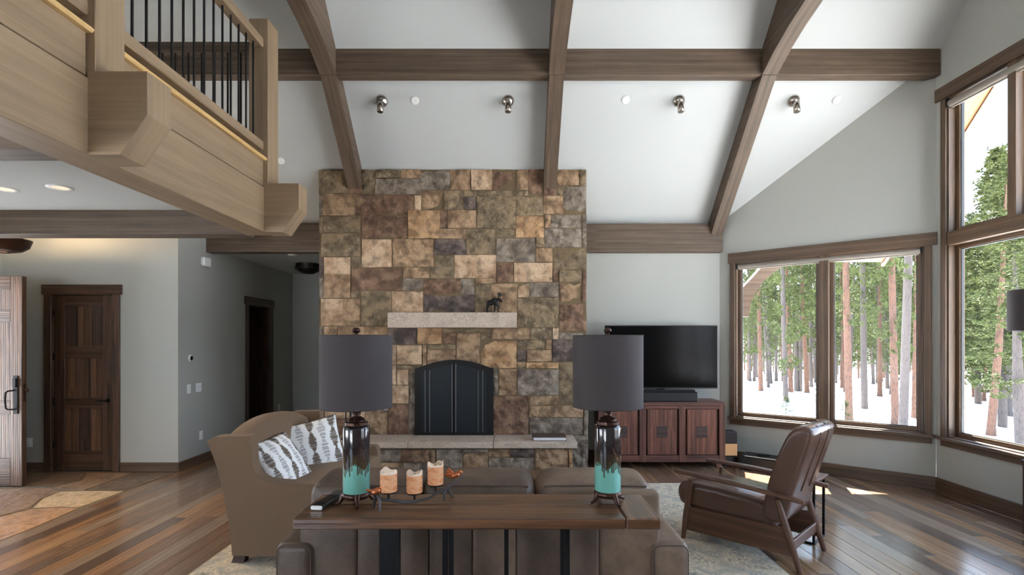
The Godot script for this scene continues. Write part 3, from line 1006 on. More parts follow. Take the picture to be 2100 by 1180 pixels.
func entry():
	# dark three-panel door
	var d := Node3D.new()
	d.name = "door_1"
	add_child(d)
	d.set_meta("kind", "structure")
	d.set_meta("label", "closed dark brown three-panel door in the entry wall")
	d.position = V(-5.625, 0.01, 6.33)
	panel_door(d, 0.74, 2.155, 0.045, [[0.24, 0.76], [0.89, 1.38], [1.53, 2.02]], 0.135, [M.door, M.door_b, M.door, M.door_c, M.door_b])
	var b := mb()
	b.tube([Vector3(0.665, 0.86, 0.045), Vector3(0.665, 0.86, 0.10)], [0.027, 0.012], 12)
	b.tube([Vector3(0.68, 0.86, 0.10), Vector3(0.56, 0.865, 0.10)], [0.012, 0.009], 8)
	obj("lever_handle", b, M.iron, d)
	for y in [0.32, 0.85, 1.40, 1.94]:
		b = mb()
		b.box(Vector3(0.004, y, 0.05), Vector3(0.03, 0.09, 0.012), 0.002)
		obj("hinge", b, M.iron, d)
	var c := mb()
	c.bx(-5.715, -5.63, 0, 2.167, 6.245, ENTRY, 0.003, 1)
	c.bx(-4.88, -4.795, 0, 2.167, 6.245, ENTRY, 0.003, 1)
	c.bx(-5.74, -4.77, 2.167, 2.29, 6.24, ENTRY, 0.003)
	c.bx(-5.65, -5.627, 0, 2.19, ENTRY, 6.42, 0, 1)
	c.bx(-4.883, -4.86, 0, 2.19, ENTRY, 6.42, 0, 1)
	c.bx(-5.65, -4.86, 2.167, 2.19, ENTRY, 6.42)
	obj("door_casing", c, M.door, d).transform = d.transform.affine_inverse()
	# hallway door, open
	var h := Node3D.new()
	h.name = "door_2"
	add_child(h)
	h.set_meta("kind", "structure")
	h.set_meta("label", "dark brown hallway door standing open into an unlit room")
	h.position = V(-4.25, 0.01, 8.635)
	h.rotation.y = PI
	panel_door(h, 0.70, 2.14, 0.04, [[0.24, 0.76], [0.89, 1.38], [1.53, 2.02]], 0.12, [M.door_c, M.door_c, M.door], true)
	c = mb()
	var back := h.transform.affine_inverse()
	for e in [[-4.25, HALL, 0.0, 2.17, 7.92, 7.94], [-4.25, HALL, 0.0, 2.17, 8.64, 8.66], [-4.25, HALL, 2.17, 2.19, 7.92, 8.66], [HALL, HALL + 0.022, 0.0, 2.167, 7.85, 7.93], [HALL, HALL + 0.022, 0.0, 2.167, 8.65, 8.73], [HALL, HALL + 0.026, 2.167, 2.29, 7.82, 8.76]]:
		c.box(Vector3((e[0] + e[1]) / 2, (e[2] + e[3]) / 2, -(e[4] + e[5]) / 2), Vector3(e[1] - e[0], e[3] - e[2], e[5] - e[4]), 0.002, 1 if e[3] - e[2] > 1 else 2, back)
	obj("door_casing", c, M.door_c, h)
	for y in [0.4, 1.2, 1.9]:
		c = mb()
		c.box(Vector3(-4.245, y, -8.63), Vector3(0.03, 0.1, 0.02), 0.002, 0, back)
		obj("hinge", c, M.iron, h)
	# front door leaf, open
	var f := Node3D.new()
	f.name = "door_3"
	add_child(f)
	f.set_meta("kind", "structure")
	f.set_meta("label", "open front door leaf washed with daylight, black handle set")
	f.position = V(-6.235, 0.012, 5.66)
	panel_door(f, 0.87, 2.30, 0.055, [[0.30, 0.78], [0.93, 1.80], [1.93, 2.15]], 0.13, [M.door_b, M.door_b, M.door_b])
	b = mb()
	b.box(Vector3(0.805, 1.0, 0.06), Vector3(0.055, 0.42, 0.012), 0.004)
	b.box(Vector3(0.805, 1.13, 0.072), Vector3(0.045, 0.10, 0.02), 0.006)
	obj("lock_plate", b, M.iron, f)
	b = mb()
	b.tube([Vector3(0.80, 1.05, 0.06), Vector3(0.77, 1.045, 0.11), Vector3(0.755, 1.03, 0.12), Vector3(0.75, 0.94, 0.122), Vector3(0.755, 0.86, 0.12), Vector3(0.77, 0.845, 0.11), Vector3(0.80, 0.84, 0.06)], [0.009, 0.009, 0.009, 0.009, 0.009, 0.009, 0.009], 8)
	obj("pull_handle", b, M.iron, f)
	b = mb()
	b.box(Vector3(0.872, 1.02, 0.027), Vector3(0.006, 0.2, 0.028), 0.001)
	b.ball(Vector3(0.89, 1.05, 0.02), Vector3(0.02, 0.022, 0.02))
	obj("latch", b, M.bronze, f)
	# switches and such
	var side := Vector3(1, 0, 0)
	wall_plate("single white rocker switch plate on the hall wall below the thermostat", "light_switch", "switch", at(387, 798, 6.477), side, 0.075, 0.115, 1)
	wall_plate("double white rocker switch plate beside the single one", "light_switch", "switch", at(407, 795, 6.679), side, 0.118, 0.115, 2)
	wall_plate("white wall socket low on the hall wall beside the settee", "wall_socket", "socket", at(412, 893, 6.731), side, 0.072, 0.115, 1)
	wall_plate("white wall socket low between the front door leaf and the dark door", "wall_socket", "socket", at(61, 908, 6.268), Vector3(0, 0, 1), 0.072, 0.115, 1)
	wall_plate("white wall socket at the end of the hallway", "wall_socket", "socket", at(572, 836, 8.984), side, 0.072, 0.115, 1)
	for p in get_children():
		if p is Node3D and (p.name.begins_with("light_switch") or p.name.begins_with("wall_socket")) and absf(p.position.z + 6.268) > 0.05:
			p.position.x = HALL
	var t := thing("thermostat", "round white and black thermostat on the hall wall", "thermostat", Vector3(HALL, EYE - 35 * 6.507 / F, -6.507))
	b = mb()
	b.lathe([Vector2(0.043, 0), Vector2(0.043, 0.012), Vector2(0.038, 0.018)], 20, Transform3D(Basis(Vector3(0, 1, 0), Vector3(1, 0, 0), Vector3(0, 0, 1)), Vector3.ZERO))
	obj("ring", b, M.white, t)
	b = mb()
	b.lathe([Vector2(0.030, 0.017), Vector2(0.030, 0.021)], 20, Transform3D(Basis(Vector3(0, 1, 0), Vector3(1, 0, 0), Vector3(0, 0, 1)), Vector3.ZERO))
	obj("dial_face", b, M.black, t)
	t = thing("door_chime", "white door chime box high on the hall wall", "chime", Vector3(HALL, EYE + 162 * 6.8 / F, -6.8))
	b = mb()
	b.box(Vector3(0.025, 0, 0), Vector3(0.05, 0.12, 0.17), 0.012)
	obj("chime_body", b, M.white, t)
	b = mb()
	b.box(Vector3(0.052, 0, 0), Vector3(0.006, 0.085, 0.13), 0.002)
	obj("chime_cover", b, M.plate, t)

# ------------------------------------------------------------------ fireplace
# stones read off the photograph: left, top, right, bottom in pixels on the chimney face, kind of rock
# kinds: 0 tan, 1 olive, 2 brown, 3 grey, 4 cream, 5 dark, 6 orange
const STONES := [
	[654, 350, 716, 398, 1], [716, 350, 743, 398, 2], [743, 348, 770, 397, 1], [770, 348, 823, 366, 1], [823, 347, 863, 366, 0], [770, 367, 863, 399, 3],
	[663, 398, 728, 443, 0], [728, 398, 787, 443, 2], [787, 400, 849, 441, 2], [850, 401, 864, 431, 4], [865, 391, 910, 431, 0], [863, 348, 923, 390, 3],
	[923, 348, 965, 390, 0], [966, 348, 1009, 390, 4], [1010, 347, 1059, 390, 2], [911, 391, 951, 431, 1], [951, 391, 1053, 403, 1], [952, 404, 977, 430, 5],
	[978, 403, 1058, 469, 1], [837, 432, 902, 490, 6], [902, 431, 917, 469, 2], [918, 431, 977, 469, 0], [902, 470, 956, 490, 0], [741, 443, 836, 490, 2],
	[664, 444, 740, 478, 1], [659, 479, 740, 527, 1], [1060, 349, 1083, 390, 0], [1084, 347, 1115, 402, 2], [1053, 391, 1074, 402, 1], [1075, 391, 1083, 402, 1],
	[1115, 349, 1141, 402, 2], [1142, 348, 1189, 381, 0], [1189, 348, 1202, 382, 1], [1156, 382, 1202, 438, 3], [1142, 382, 1156, 402, 1], [1058, 403, 1115, 443, 1],
	[1115, 402, 1155, 440, 0], [1058, 443, 1116, 488, 6], [1117, 441, 1130, 468, 0], [1130, 441, 1193, 468, 3], [1194, 439, 1203, 508, 3], [1117, 469, 1193, 508, 3],
	[1018, 470, 1058, 488, 1], [956, 470, 1016, 522, 1], [1018, 489, 1098, 538, 3], [1099, 488, 1116, 508, 1], [1099, 509, 1133, 538, 0], [1134, 509, 1203, 553, 1],
	[1019, 539, 1053, 580, 2], [1054, 539, 1133, 579, 4], [1134, 553, 1146, 579, 2], [1147, 554, 1193, 579, 1], [1194, 553, 1203, 618, 2], [1062, 580, 1086, 610, 4],
	[1086, 580, 1147, 610, 3], [1148, 580, 1193, 618, 0], [975, 582, 1008, 598, 1], [975, 598, 1008, 641, 1], [1008, 582, 1061, 641, 0], [1062, 611, 1146, 672, 1],
	[1147, 618, 1203, 679, 2], [932, 523, 1018, 571, 4], [891, 524, 931, 548, 1], [882, 548, 931, 571, 1], [826, 549, 881, 571, 0], [891, 491, 956, 523, 5],
	[805, 491, 890, 548, 0], [742, 491, 804, 549, 4], [720, 527, 741, 550, 1], [664, 528, 719, 563, 4], [665, 563, 719, 612, 0], [721, 550, 824, 596, 2],
	[825, 571, 868, 597, 3], [869, 572, 945, 604, 2], [945, 572, 974, 604, 3], [869, 604, 974, 641, 5], [975, 571, 1018, 582, 0], [720, 597, 739, 611, 1],
	[740, 597, 803, 669, 1], [804, 598, 868, 641, 4], [658, 613, 704, 669, 4], [704, 613, 739, 669, 0], [664, 670, 692, 696, 0], [693, 670, 748, 720, 0],
	[749, 670, 796, 720, 0], [796, 672, 855, 707, 5], [856, 673, 907, 706, 6], [907, 673, 1008, 683, 1], [908, 684, 935, 706, 2], [876, 707, 935, 717, 1],
	[876, 718, 935, 756, 0], [936, 684, 985, 756, 0], [986, 683, 1008, 698, 1], [1009, 673, 1087, 696, 0], [1088, 673, 1132, 696, 1], [1133, 673, 1146, 696, 4],
	[1146, 680, 1203, 696, 3], [1133, 696, 1203, 742, 5], [986, 699, 1060, 756, 6], [1060, 697, 1118, 717, 1], [1119, 697, 1132, 717, 0], [1060, 718, 1080, 742, 5],
	[1081, 718, 1132, 742, 0], [1079, 743, 1146, 756, 6], [1060, 743, 1079, 756, 0], [1147, 743, 1203, 831, 1], [1061, 757, 1146, 811, 3], [1023, 757, 1060, 811, 0],
	[838, 757, 853, 893, 3], [1010, 757, 1022, 811, 3], [1011, 812, 1084, 892, 2], [1085, 812, 1146, 831, 0], [1085, 832, 1196, 856, 0], [1085, 857, 1196, 892, 3],
	[1197, 832, 1206, 902, 3], [1150, 893, 1206, 963, 3], [797, 708, 813, 748, 4], [814, 708, 866, 748, 4], [867, 708, 875, 756, 0], [814, 749, 850, 757, 1],
	[797, 749, 813, 790, 4], [814, 758, 838, 790, 4], [797, 791, 838, 828, 4], [795, 829, 838, 894, 2], [749, 840, 794, 895, 0], [667, 841, 748, 858, 4],
	[667, 859, 748, 905, 2], [664, 697, 692, 750, 0], [693, 721, 748, 770, 2], [749, 721, 796, 765, 0], [664, 751, 692, 800, 1], [693, 771, 748, 839, 0],
	[749, 766, 796, 839, 2], [664, 801, 692, 840, 4],
	[654, 399, 663, 443, 3], [655, 444, 664, 478, 1], [655, 528, 664, 570, 5], [655, 571, 665, 612, 3], [655, 670, 664, 740, 3], [655, 741, 664, 830, 3], [655, 831, 667, 905, 3],
	[655, 906, 720, 963, 2],
]
const HEARTH_STONES := [
	[690, 922, 720, 949, 2], [720, 922, 768, 949, 0], [769, 922, 822, 948, 3], [822, 922, 881, 948, 2], [881, 922, 893, 972, 0], [894, 921, 948, 985, 3], [949, 921, 1001, 928, 3], [950, 929, 1001, 985, 0],
	[690, 950, 767, 985, 0], [768, 949, 826, 985, 0], [827, 949, 881, 985, 3], [1002, 921, 1047, 938, 0], [1047, 921, 1095, 938, 5], [1002, 939, 1095, 985, 3], [1097, 921, 1165, 985, 0], [1166, 921, 1174, 985, 6],
]
var rough := FastNoiseLite.new()
func stone(r: Array, d: float, parent: Node):
	var x0: float = (r[0] - 1050.0) * d / F + 0.0025
	var x1: float = (r[2] - 1050.0) * d / F - 0.0025
	var y0: float = maxf(0.001, EYE - (r[3] - 700.0) * d / F + 0.0025)
	var y1: float = EYE - (r[1] - 700.0) * d / F - 0.0025
	y1 = minf(y1, PITCH_Y - d - 0.004)
	var nx := clampi(int((x1 - x0) / 0.05), 3, 9)
	var ny := clampi(int((y1 - y0) / 0.05), 3, 8)
	var off := rng.randf_range(0.006, 0.026)
	var amp := rng.randf_range(0.008, 0.026)
	var sd := rng.randf() * 100.0
	var tilt := Vector2(rng.randf_range(-0.008, 0.008), rng.randf_range(-0.008, 0.008))
	var p := []
	for j in ny + 1:
		var row := []
		for i in nx + 1:
			var u := float(i) / nx
			var v := float(j) / ny
			var x := lerpf(x0, x1, u)
			var y := lerpf(y0, y1, v)
			var rim: float = minf(minf(u, 1 - u) * nx, minf(v, 1 - v) * ny)
			var n := rough.get_noise_3d(x * 40, y * 40, sd)
			var z := off + n * amp + tilt.x * (u - 0.5) + tilt.y * (v - 0.5)
			if rim < 0.5:
				z -= 0.008
				x += rough.get_noise_3d(x * 70, y * 70, sd + 50) * 0.006
				y += rough.get_noise_3d(x * 70, y * 70, sd + 90) * 0.006
			row.append(V(x, y, d - z))
		p.append(row)
	var b := mb()
	b.group(0)
	var o := Vector2(rng.randf() * 3, rng.randf() * 3)
	var uv := func(q: Vector3) -> Vector2:
		return Vector2(q.x, q.y) + o
	for j in ny:
		for i in nx:
			b.quad(p[j][i], p[j][i + 1], p[j + 1][i + 1], p[j + 1][i], uv.call(p[j][i]), uv.call(p[j][i + 1]), uv.call(p[j + 1][i + 1]), uv.call(p[j + 1][i]))
	b.group(-1)
	var back := -d - 0.03
	for i in nx:
		for e in [[p[0][i + 1], p[0][i]], [p[ny][i], p[ny][i + 1]]]:
			b.quad(e[0], e[1], Vector3(e[1].x, e[1].y, back), Vector3(e[0].x, e[0].y, back), o, o + Vector2(0.05, 0), o + Vector2(0.05, 0.05), o + Vector2(0, 0.05))
	for j in ny:
		for e in [[p[j][0], p[j + 1][0]], [p[j + 1][nx], p[j][nx]]]:
			b.quad(e[0], e[1], Vector3(e[1].x, e[1].y, back), Vector3(e[0].x, e[0].y, back), o, o + Vector2(0.05, 0), o + Vector2(0.05, 0.05), o + Vector2(0, 0.05))
	obj("stone", b, M.rock[r[4]], parent)

func slab(b: MB, x0: float, x1: float, y0: float, y1: float, d0: float, d1: float, wobble := 0.006):
	# a sawn stone slab with hand-broken front edge
	var n := maxi(4, int((x1 - x0) / 0.07))
	b.group(-1)
	var pts := []
	for k in n + 1:
		var x := lerpf(x0, x1, float(k) / n)
		var f := d0 + rough.get_noise_2d(x * 90, y0 * 50) * wobble
		var g := d0 + rough.get_noise_2d(x * 90, y1 * 50 + 30) * wobble
		pts.append([V(x, y0, f + 0.004), V(x, y1 - 0.006, g), V(x, y1, g + 0.006), V(x, y1, d1), V(x, y0, d1)])
	for k in n:
		for j in 5:
			var a: Vector3 = pts[k][j]
			var c: Vector3 = pts[k + 1][j]
			var e: Vector3 = pts[k + 1][(j + 1) % 5]
			var g: Vector3 = pts[k][(j + 1) % 5]
			b.quad(a, c, e, g, Vector2(a.x, a.y - a.z), Vector2(c.x, c.y - c.z), Vector2(e.x, e.y - e.z), Vector2(g.x, g.y - g.z))
	for s in [0, n]:
		for j in range(1, 4):
			if s == 0:
				b.tri(pts[s][0], pts[s][j], pts[s][j + 1])
			else:
				b.tri(pts[s][0], pts[s][j + 1], pts[s][j])

func arch(x0: float, x1: float, yb: float, ys: float, yt: float, n := 16) -> PackedVector2Array:
	var p := PackedVector2Array([Vector2(x0, yb), Vector2(x1, yb)])
	for k in n + 1:
		var t := float(k) / n
		p.append(Vector2(lerpf(x1, x0, t), ys + (yt - ys) * sin(PI * t)))
	return p

func fireplace():
	rough.frequency = 0.05
	rough.fractal_octaves = 4
	rng.seed = 2024
	var f := thing("stone_fireplace", "floor-to-ceiling fireplace of squared tan and brown stones", "fireplace")
	var b := mb()
	b.prism(poly([STONE + 0.004, 0, 7.3, 0, 7.3, 2.8, STONE + 0.004, 3.74]), -2.405, 0.925, depth_frame(0))
	obj("mortar_core", b, M.mortar, f)
	for r in STONES:
		stone(r, STONE, f)
	b = mb()
	b.bx(-2.035, 0.695, 0, 0.362, 5.95, STONE + 0.02)
	obj("hearth_core", b, M.mortar, f)
	for r in HEARTH_STONES:
		stone(r, 5.945, f)
	var e := [677.0, 836.0, 1011.5, 1185.0]
	for k in 3:
		b = mb()
		slab(b, (e[k] - 1050) * 5.894 / F + 0.004, (e[k + 1] - 1050) * 5.894 / F - 0.004, 0.365, 0.432, 5.894, STONE + 0.01)
		obj("hearth_slab", b, M.slab, f)
	b = mb()
	slab(b, -1.50, 0.058, 1.765, 1.947, 6.175, STONE + 0.01, 0.014)
	obj("mantel_shelf", b, M.slab, f)
	# arched doors
	var x0 := (851.0 - 1050) * 6.36 / F
	var x1 := (1012.0 - 1050) * 6.36 / F
	var ys := EYE - 57 * 6.36 / F
	var yt := EYE - 38 * 6.36 / F
	b = mb()
	b.prism(arch(x0, x1, 0.433, ys, yt), -6.39, -6.345)
	obj("door_surround", b, M.iron, f)
	var mx := (x0 + x1) / 2
	for s in [-1.0, 1.0]:
		b = mb()
		var p := PackedVector2Array()
		var xa: float = mx + s * 0.012
		var xb: float = mx + s * 0.405
		p.append(Vector2(xa, 0.47)); p.append(Vector2(xb, 0.47))
		for k in 9:
			var t := float(k) / 8
			var x := lerpf(xb, xa, t)
			p.append(Vector2(x, ys - 0.09 + (yt - ys + 0.02) * sin(PI * (0.5 + 0.42 * (1 - t)))))
		b.prism(p, -6.35, -6.335)
		var dr := obj("fire_door", b, M.fire_mesh, f)
		b = mb()
		for x in [mx + s * 0.30, mx + s * 0.355]:
			b.bx(x - 0.006, x + 0.006, 0.47, ys - 0.015, 6.318, 6.335, 0.002, 1)
		b.bx(mx + s * 0.022 - 0.008, mx + s * 0.022 + 0.008, 0.47, yt - 0.05, 6.315, 6.335, 0.003, 1)
		obj("door_bar", b, M.branch, dr)
	b = mb()
	b.lathe([Vector2(0.03, 0), Vector2(0.03, 0.008), Vector2(0.012, 0.012), Vector2(0.012, 0.05)], 14, Transform3D(Basis(Vector3(1, 0, 0), Vector3(0, 0, 1), Vector3(0, -1, 0)), at(793, 842, 6.36)))
	b.tube([at(793, 842, 6.315) + Vector3(-0.035, 0, 0), at(793, 842, 6.315) + Vector3(0.035, 0, 0)], [0.007, 0.007], 8)
	obj("gas_key", b, M.nickel, f)
	# things on it
	var bk := thing("book", "dark brown book lying on the right end of the hearth", "book", V(0.44, 0.432, 6.12))
	b = mb()
	b.box(Vector3(0, 0.003, 0), Vector3(0.39, 0.006, 0.27), 0.001)
	b.box(Vector3(0, 0.042, 0), Vector3(0.39, 0.006, 0.27), 0.001)
	b.box(Vector3(0, 0.0225, -0.132), Vector3(0.39, 0.045, 0.006), 0.001)
	obj("cover", b, M.cover, bk)
	b = mb()
	b.box(Vector3(0, 0.0225, 0.0), Vector3(0.375, 0.033, 0.255), 0.0)
	obj("pages", b, M.paper, bk)
	var ts := thing("fireplace_tools", "black iron fireplace tool stand on the hearth behind the left lamp", "fire tools", V(-1.93, 0.432, 6.12))
	b = mb()
	b.lathe([Vector2(0.11, 0), Vector2(0.11, 0.012), Vector2(0.03, 0.03), Vector2(0.012, 0.05), Vector2(0.01, 0.40)], 18)
	obj("stand", b, M.iron, ts)
	for k in 4:
		var a := TAU * k / 4 + 0.5
		var q := Vector3(cos(a) * 0.075, 0, sin(a) * 0.075)
		b = mb()
		b.tube([q + Vector3(0, 0.05, 0), q + Vector3(0, 0.40, 0)], [0.006, 0.006], 7)
		b.ball(q + Vector3(0, 0.42, 0), Vector3(0.014, 0.022, 0.014), 8)
		b.box(q + Vector3(0, 0.07, 0), Vector3(0.05, 0.08, 0.008), 0.002)
		obj("tool", b, M.iron, ts)
	b = mb()
	b.lathe([Vector2(0.085, 0.36), Vector2(0.085, 0.37)], 18)
	obj("rack_ring", b, M.iron, ts)
	moose()

func moose():
	# little iron moose on the mantel, walking to the right
	var o := MeshInstance3D.new()
	o.name = "moose_figurine"
	var b := mb()
	var k := 6.27 / F
	var q := func(px: float, py: float, z := 0.0) -> Vector3:
		return Vector3((px - 1013.0) * k, (639.0 - py) * k, z)
	b.ball(q.call(1006.5, 618.5), Vector3(9.0 * k, 6.0 * k, 0.026), 14, Basis(Vector3(0, 0, 1), 0.18))
	b.ball(q.call(1014.5, 614.5), Vector3(7.0 * k, 6.6 * k, 0.028), 14, Basis(Vector3(0, 0, 1), -0.5))
	b.tube([q.call(1015, 614), q.call(1020, 612), q.call(1023, 611)], [0.026, 0.02, 0.015], 10)
	b.tube([q.call(1021, 609.5), q.call(1025, 612), q.call(1028.5, 615.5), q.call(1029, 617.5)], [0.014, 0.015, 0.012, 0.009], 10)
	b.tube([q.call(1025, 615), q.call(1025.5, 620)], [0.006, 0.002], 6)
	for s in [[999.0, -0.014], [1001.5, 0.014]]:
		b.tube([q.call(s[0] + 1.5, 619, s[1]), q.call(s[0] + 0.5, 627, s[1]), q.call(s[0] - 1.5, 631, s[1]), q.call(s[0] - 0.5, 639, s[1])], [0.022, 0.011, 0.008, 0.007], 8)
	for s in [[1014.0, -0.014], [1021.5, 0.014]]:
		b.tube([q.call(1016, 618, s[1]), q.call(s[0] + 0.5, 627, s[1]), q.call(s[0] + 0.5, 632, s[1]), q.call(s[0] - 0.5, 639, s[1])], [0.02, 0.011, 0.008, 0.007], 8)
	for s in [-1.0, 1.0]:
		b.tube([q.call(1022, 609, 0.006 * s), q.call(1023.5, 605.5, 0.022 * s)], [0.006, 0.005], 6)
		var xf := Transform3D(Basis(Vector3(0, 1, 0), 0.5 * s) * Basis(Vector3(1, 0, 0), 0.35 * s), q.call(1023.5, 605.5, 0.022 * s))
		b.prism(PackedVector2Array([Vector2(-0.01, 0), Vector2(0.015, 0), Vector2(0.032, 0.014), Vector2(0.024, 0.022), Vector2(0.034, 0.032), Vector2(0.018, 0.036), Vector2(0.016, 0.05), Vector2(0.004, 0.042), Vector2(-0.006, 0.055), Vector2(-0.014, 0.036), Vector2(-0.036, 0.052), Vector2(-0.024, 0.022)]), -0.003, 0.003, xf)
	o.mesh = b.commit(M.iron)
	add_child(o)
	o.position = Vector3((1013.0 - 1050) * k, 1.947, -6.27)
	tag(o, "small black iron moose standing on the stone mantel", "figurine")

# ------------------------------------------------------------------ television wall
func tv_wall():
	var c := thing("media_cabinet", "reddish-brown wooden media cabinet with three square-inlaid doors", "cabinet", V(1.082, 0, 6.42))
	var W := 1.594
	var b := mb()
	b.box(Vector3(W / 2, 0.81, -0.22), Vector3(W, 0.045, 0.44), 0.004)
	obj("top_board", b, M.cabinet, c)
	b = mb()
	b.box(Vector3(W / 2, 0.44, -0.235), Vector3(W - 0.04, 0.70, 0.39), 0.0)
	obj("carcass", b, M.door_c, c)
	for x in [[0.0, 0.082], [0.52, 0.60], [1.015, 1.095], [W - 0.075, W]]:
		b = mb()
		b.box(Vector3((x[0] + x[1]) / 2, 0.435, -0.02), Vector3(x[1] - x[0], 0.71, 0.04), 0.003, 1)
		obj("stile", b, M.cabinet, c)
	for y in [[0.08, 0.165], [0.745, 0.79]]:
		b = mb()
		b.box(Vector3(W / 2, (y[0] + y[1]) / 2, -0.022), Vector3(W - 0.15, y[1] - y[0], 0.036), 0.003, 0)
		obj("cabinet_rail", b, M.cabinet, c)
	for x in [[0.095, 0.508], [0.61, 1.003], [1.108, W - 0.085]]:
		b = mb()
		b.box(Vector3((x[0] + x[1]) / 2 - 0.004, 0.457, -0.018), Vector3(x[1] - x[0] - 0.022, 0.572, 0.03), 0.006, 1, Transform3D.IDENTITY, Vector2(x[0], x[1]))
		var d := obj("cabinet_door", b, M.cabinet_panel, c)
		b = mb()
		b.box(Vector3((x[0] + x[1]) / 2 - 0.004, 0.46, -0.002), Vector3(0.135, 0.145, 0.006), 0.002)
		obj("inlay", b, M.inlay, d)
	for x in [0.06, W - 0.06]:
		for z in [-0.08, -0.38]:
			b = mb()
			b.box(Vector3(x, 0.045, z), Vector3(0.07, 0.09, 0.07), 0.004, 1)
			obj("foot", b, M.cabinet, c)
	var t := thing("television", "large flat black television standing on the media cabinet", "television", V(1.955, 0.8325, 6.72))
	b = mb()
	b.box(Vector3(0, 0.56, 0), Vector3(1.475, 0.828, 0.035), 0.004)
	obj("bezel", b, M.black, t)
	b = mb()
	b.box(Vector3(0, 0.563, 0.018), Vector3(1.455, 0.80, 0.002), 0)
	obj("screen", b, M.screen, t)
	b = mb()
	b.box(Vector3(0, 0.1, -0.01), Vector3(0.1, 0.18, 0.03), 0.004)
	b.box(Vector3(0, 0.008, 0.0), Vector3(0.7, 0.016, 0.2), 0.004)
	obj("stand", b, M.black, t)
	var s := thing("soundbar", "long black soundbar in front of the television", "speaker", V(1.955, 0.8325, 6.53))
	b = mb()
	b.box(Vector3(0, 0.06, 0), Vector3(0.80, 0.12, 0.1), 0.008)
	obj("cabinet_body", b, M.black, s)
	b = mb()
	b.box(Vector3(0, 0.134, 0), Vector3(0.74, 0.028, 0.085), 0.006)
	obj("top_band", b, M.steel, s)
	var w := thing("subwoofer", "black speaker box with a tan wooden front in the corner by the cabinet", "speaker", V(2.775, 0, 6.52))
	b = mb()
	b.box(Vector3(0, 0.31, -0.06), Vector3(0.17, 0.28, 0.16), 0.012)
	b.box(Vector3(0, 0.1, -0.06), Vector3(0.17, 0.08, 0.16), 0.008)
	obj("body", b, M.black, w)
	b = mb()
	b.box(Vector3(0, 0.22, 0.018), Vector3(0.165, 0.15, 0.02), 0.004)
	obj("front_panel", b, M.tan_box, w)
	for x in [-0.06, 0.06]:
		for z in [0.0, -0.12]:
			b = mb()
			b.box(Vector3(x, 0.03, z), Vector3(0.025, 0.06, 0.025), 0.003)
			obj("foot", b, M.black, w)
	var xb := bay_frame()
	var g := thing("floor_equipment_box", "low black box with a remote on its lid on the floor under the wide window", "box")
	g.transform = xb * Transform3D(Basis.IDENTITY, Vector3(0.62, 0, 0.25))
	b = mb()
	b.box(Vector3(0, 0.085, 0), Vector3(0.52, 0.15, 0.3), 0.008)
	obj("body", b, M.black, g)
	b = mb()
	b.box(Vector3(0, 0.166, 0), Vector3(0.5, 0.012, 0.28), 0.004)
	obj("lid", b, M.steel, g)
	for x in [-0.22, 0.22]:
		b = mb()
		b.box(Vector3(x, 0.005, 0), Vector3(0.03, 0.01, 0.25), 0.0)
		obj("foot", b, M.black, g)
	b = mb()
	b.box(Vector3(0, 0.008, 0), Vector3(0.15, 0.016, 0.05), 0.004)
	var rm := obj("small_remote", b, M.black)
	rm.transform = xb * Transform3D(Basis(Vector3.UP, 0.2), Vector3(0.6, 0.172, 0.22))
	tag(rm, "small dark remote on the lid of the floor equipment box", "remote")

# ------------------------------------------------------------------ seating
func pad(b: MB, prof: PackedVector2Array, s0: float, s1: float, r: float, xf: Transform3D):
	# profile in (x, y) pushed along local z with rounded ends
	var p := prof
	if Geometry2D.is_polygon_clockwise(p):
		p = p.duplicate(); p.reverse()
	var n := p.size()
	var nin := []
	for k in n:
		var t := (p[(k + 1) % n] - p[(k + n - 1) % n]).normalized()
		nin.append(Vector2(-t.y, t.x))
	var secs := [[s0, r], [s0 + 0.08 * r, 0.62 * r], [s0 + 0.3 * r, 0.28 * r], [s0 + 0.62 * r, 0.08 * r], [s0 + r, 0.0]]
	for k in 5:
		var e: Array = secs[4 - k]
		secs.append([s1 - (e[0] - s0), e[1]])
	var rings := []
	for e in secs:
		var ring := []
		for k in n:
			var q: Vector2 = p[k] + nin[k] * e[1]
			ring.append(xf * Vector3(q.x, q.y, e[0]))
		rings.append(ring)
	b.group(0)
	for k in rings.size() - 1:
		for j in n:
			var e := (j + 1) % n
			b.quad(rings[k][j], rings[k][e], rings[k + 1][e], rings[k + 1][j], Vector2(p[j].x + p[j].y, secs[k][0]), Vector2(p[e].x + p[e].y, secs[k][0]), Vector2(p[e].x + p[e].y, secs[k + 1][0]), Vector2(p[j].x + p[j].y, secs[k + 1][0]))
	var ix := Geometry2D.triangulate_polygon(p)
	for side in [0, rings.size() - 1]:
		for k in range(0, ix.size(), 3):
			var a := ix[k]
			var c := ix[k + 1]
			var e := ix[k + 2]
			if (p[c] - p[a]).cross(p[e] - p[a]) < 0.0:
				var t := c
				c = e; e = t
			if side == 0:
				b.tri(rings[side][a], rings[side][e], rings[side][c], p[a], p[e], p[c])
			else:
				b.tri(rings[side][a], rings[side][c], rings[side][e], p[a], p[c], p[e])
func curve(pts: Array, n := 6, closed := true) -> PackedVector2Array:
	# Catmull-Rom through the points
	var p := PackedVector2Array()
	var m := pts.size()
	for k in (m if closed else m - 1):
		var a: Vector2 = pts[(k + m - 1) % m] if closed else pts[maxi(k - 1, 0)]
		var b: Vector2 = pts[k]
		var c: Vector2 = pts[(k + 1) % m]
		var d: Vector2 = pts[(k + 2) % m] if closed else pts[mini(k + 2, m - 1)]
		for j in n:
			p.append(b.cubic_interpolate(c, a, d, float(j) / n))
	if not closed:
		p.append(pts[m - 1])
	return p
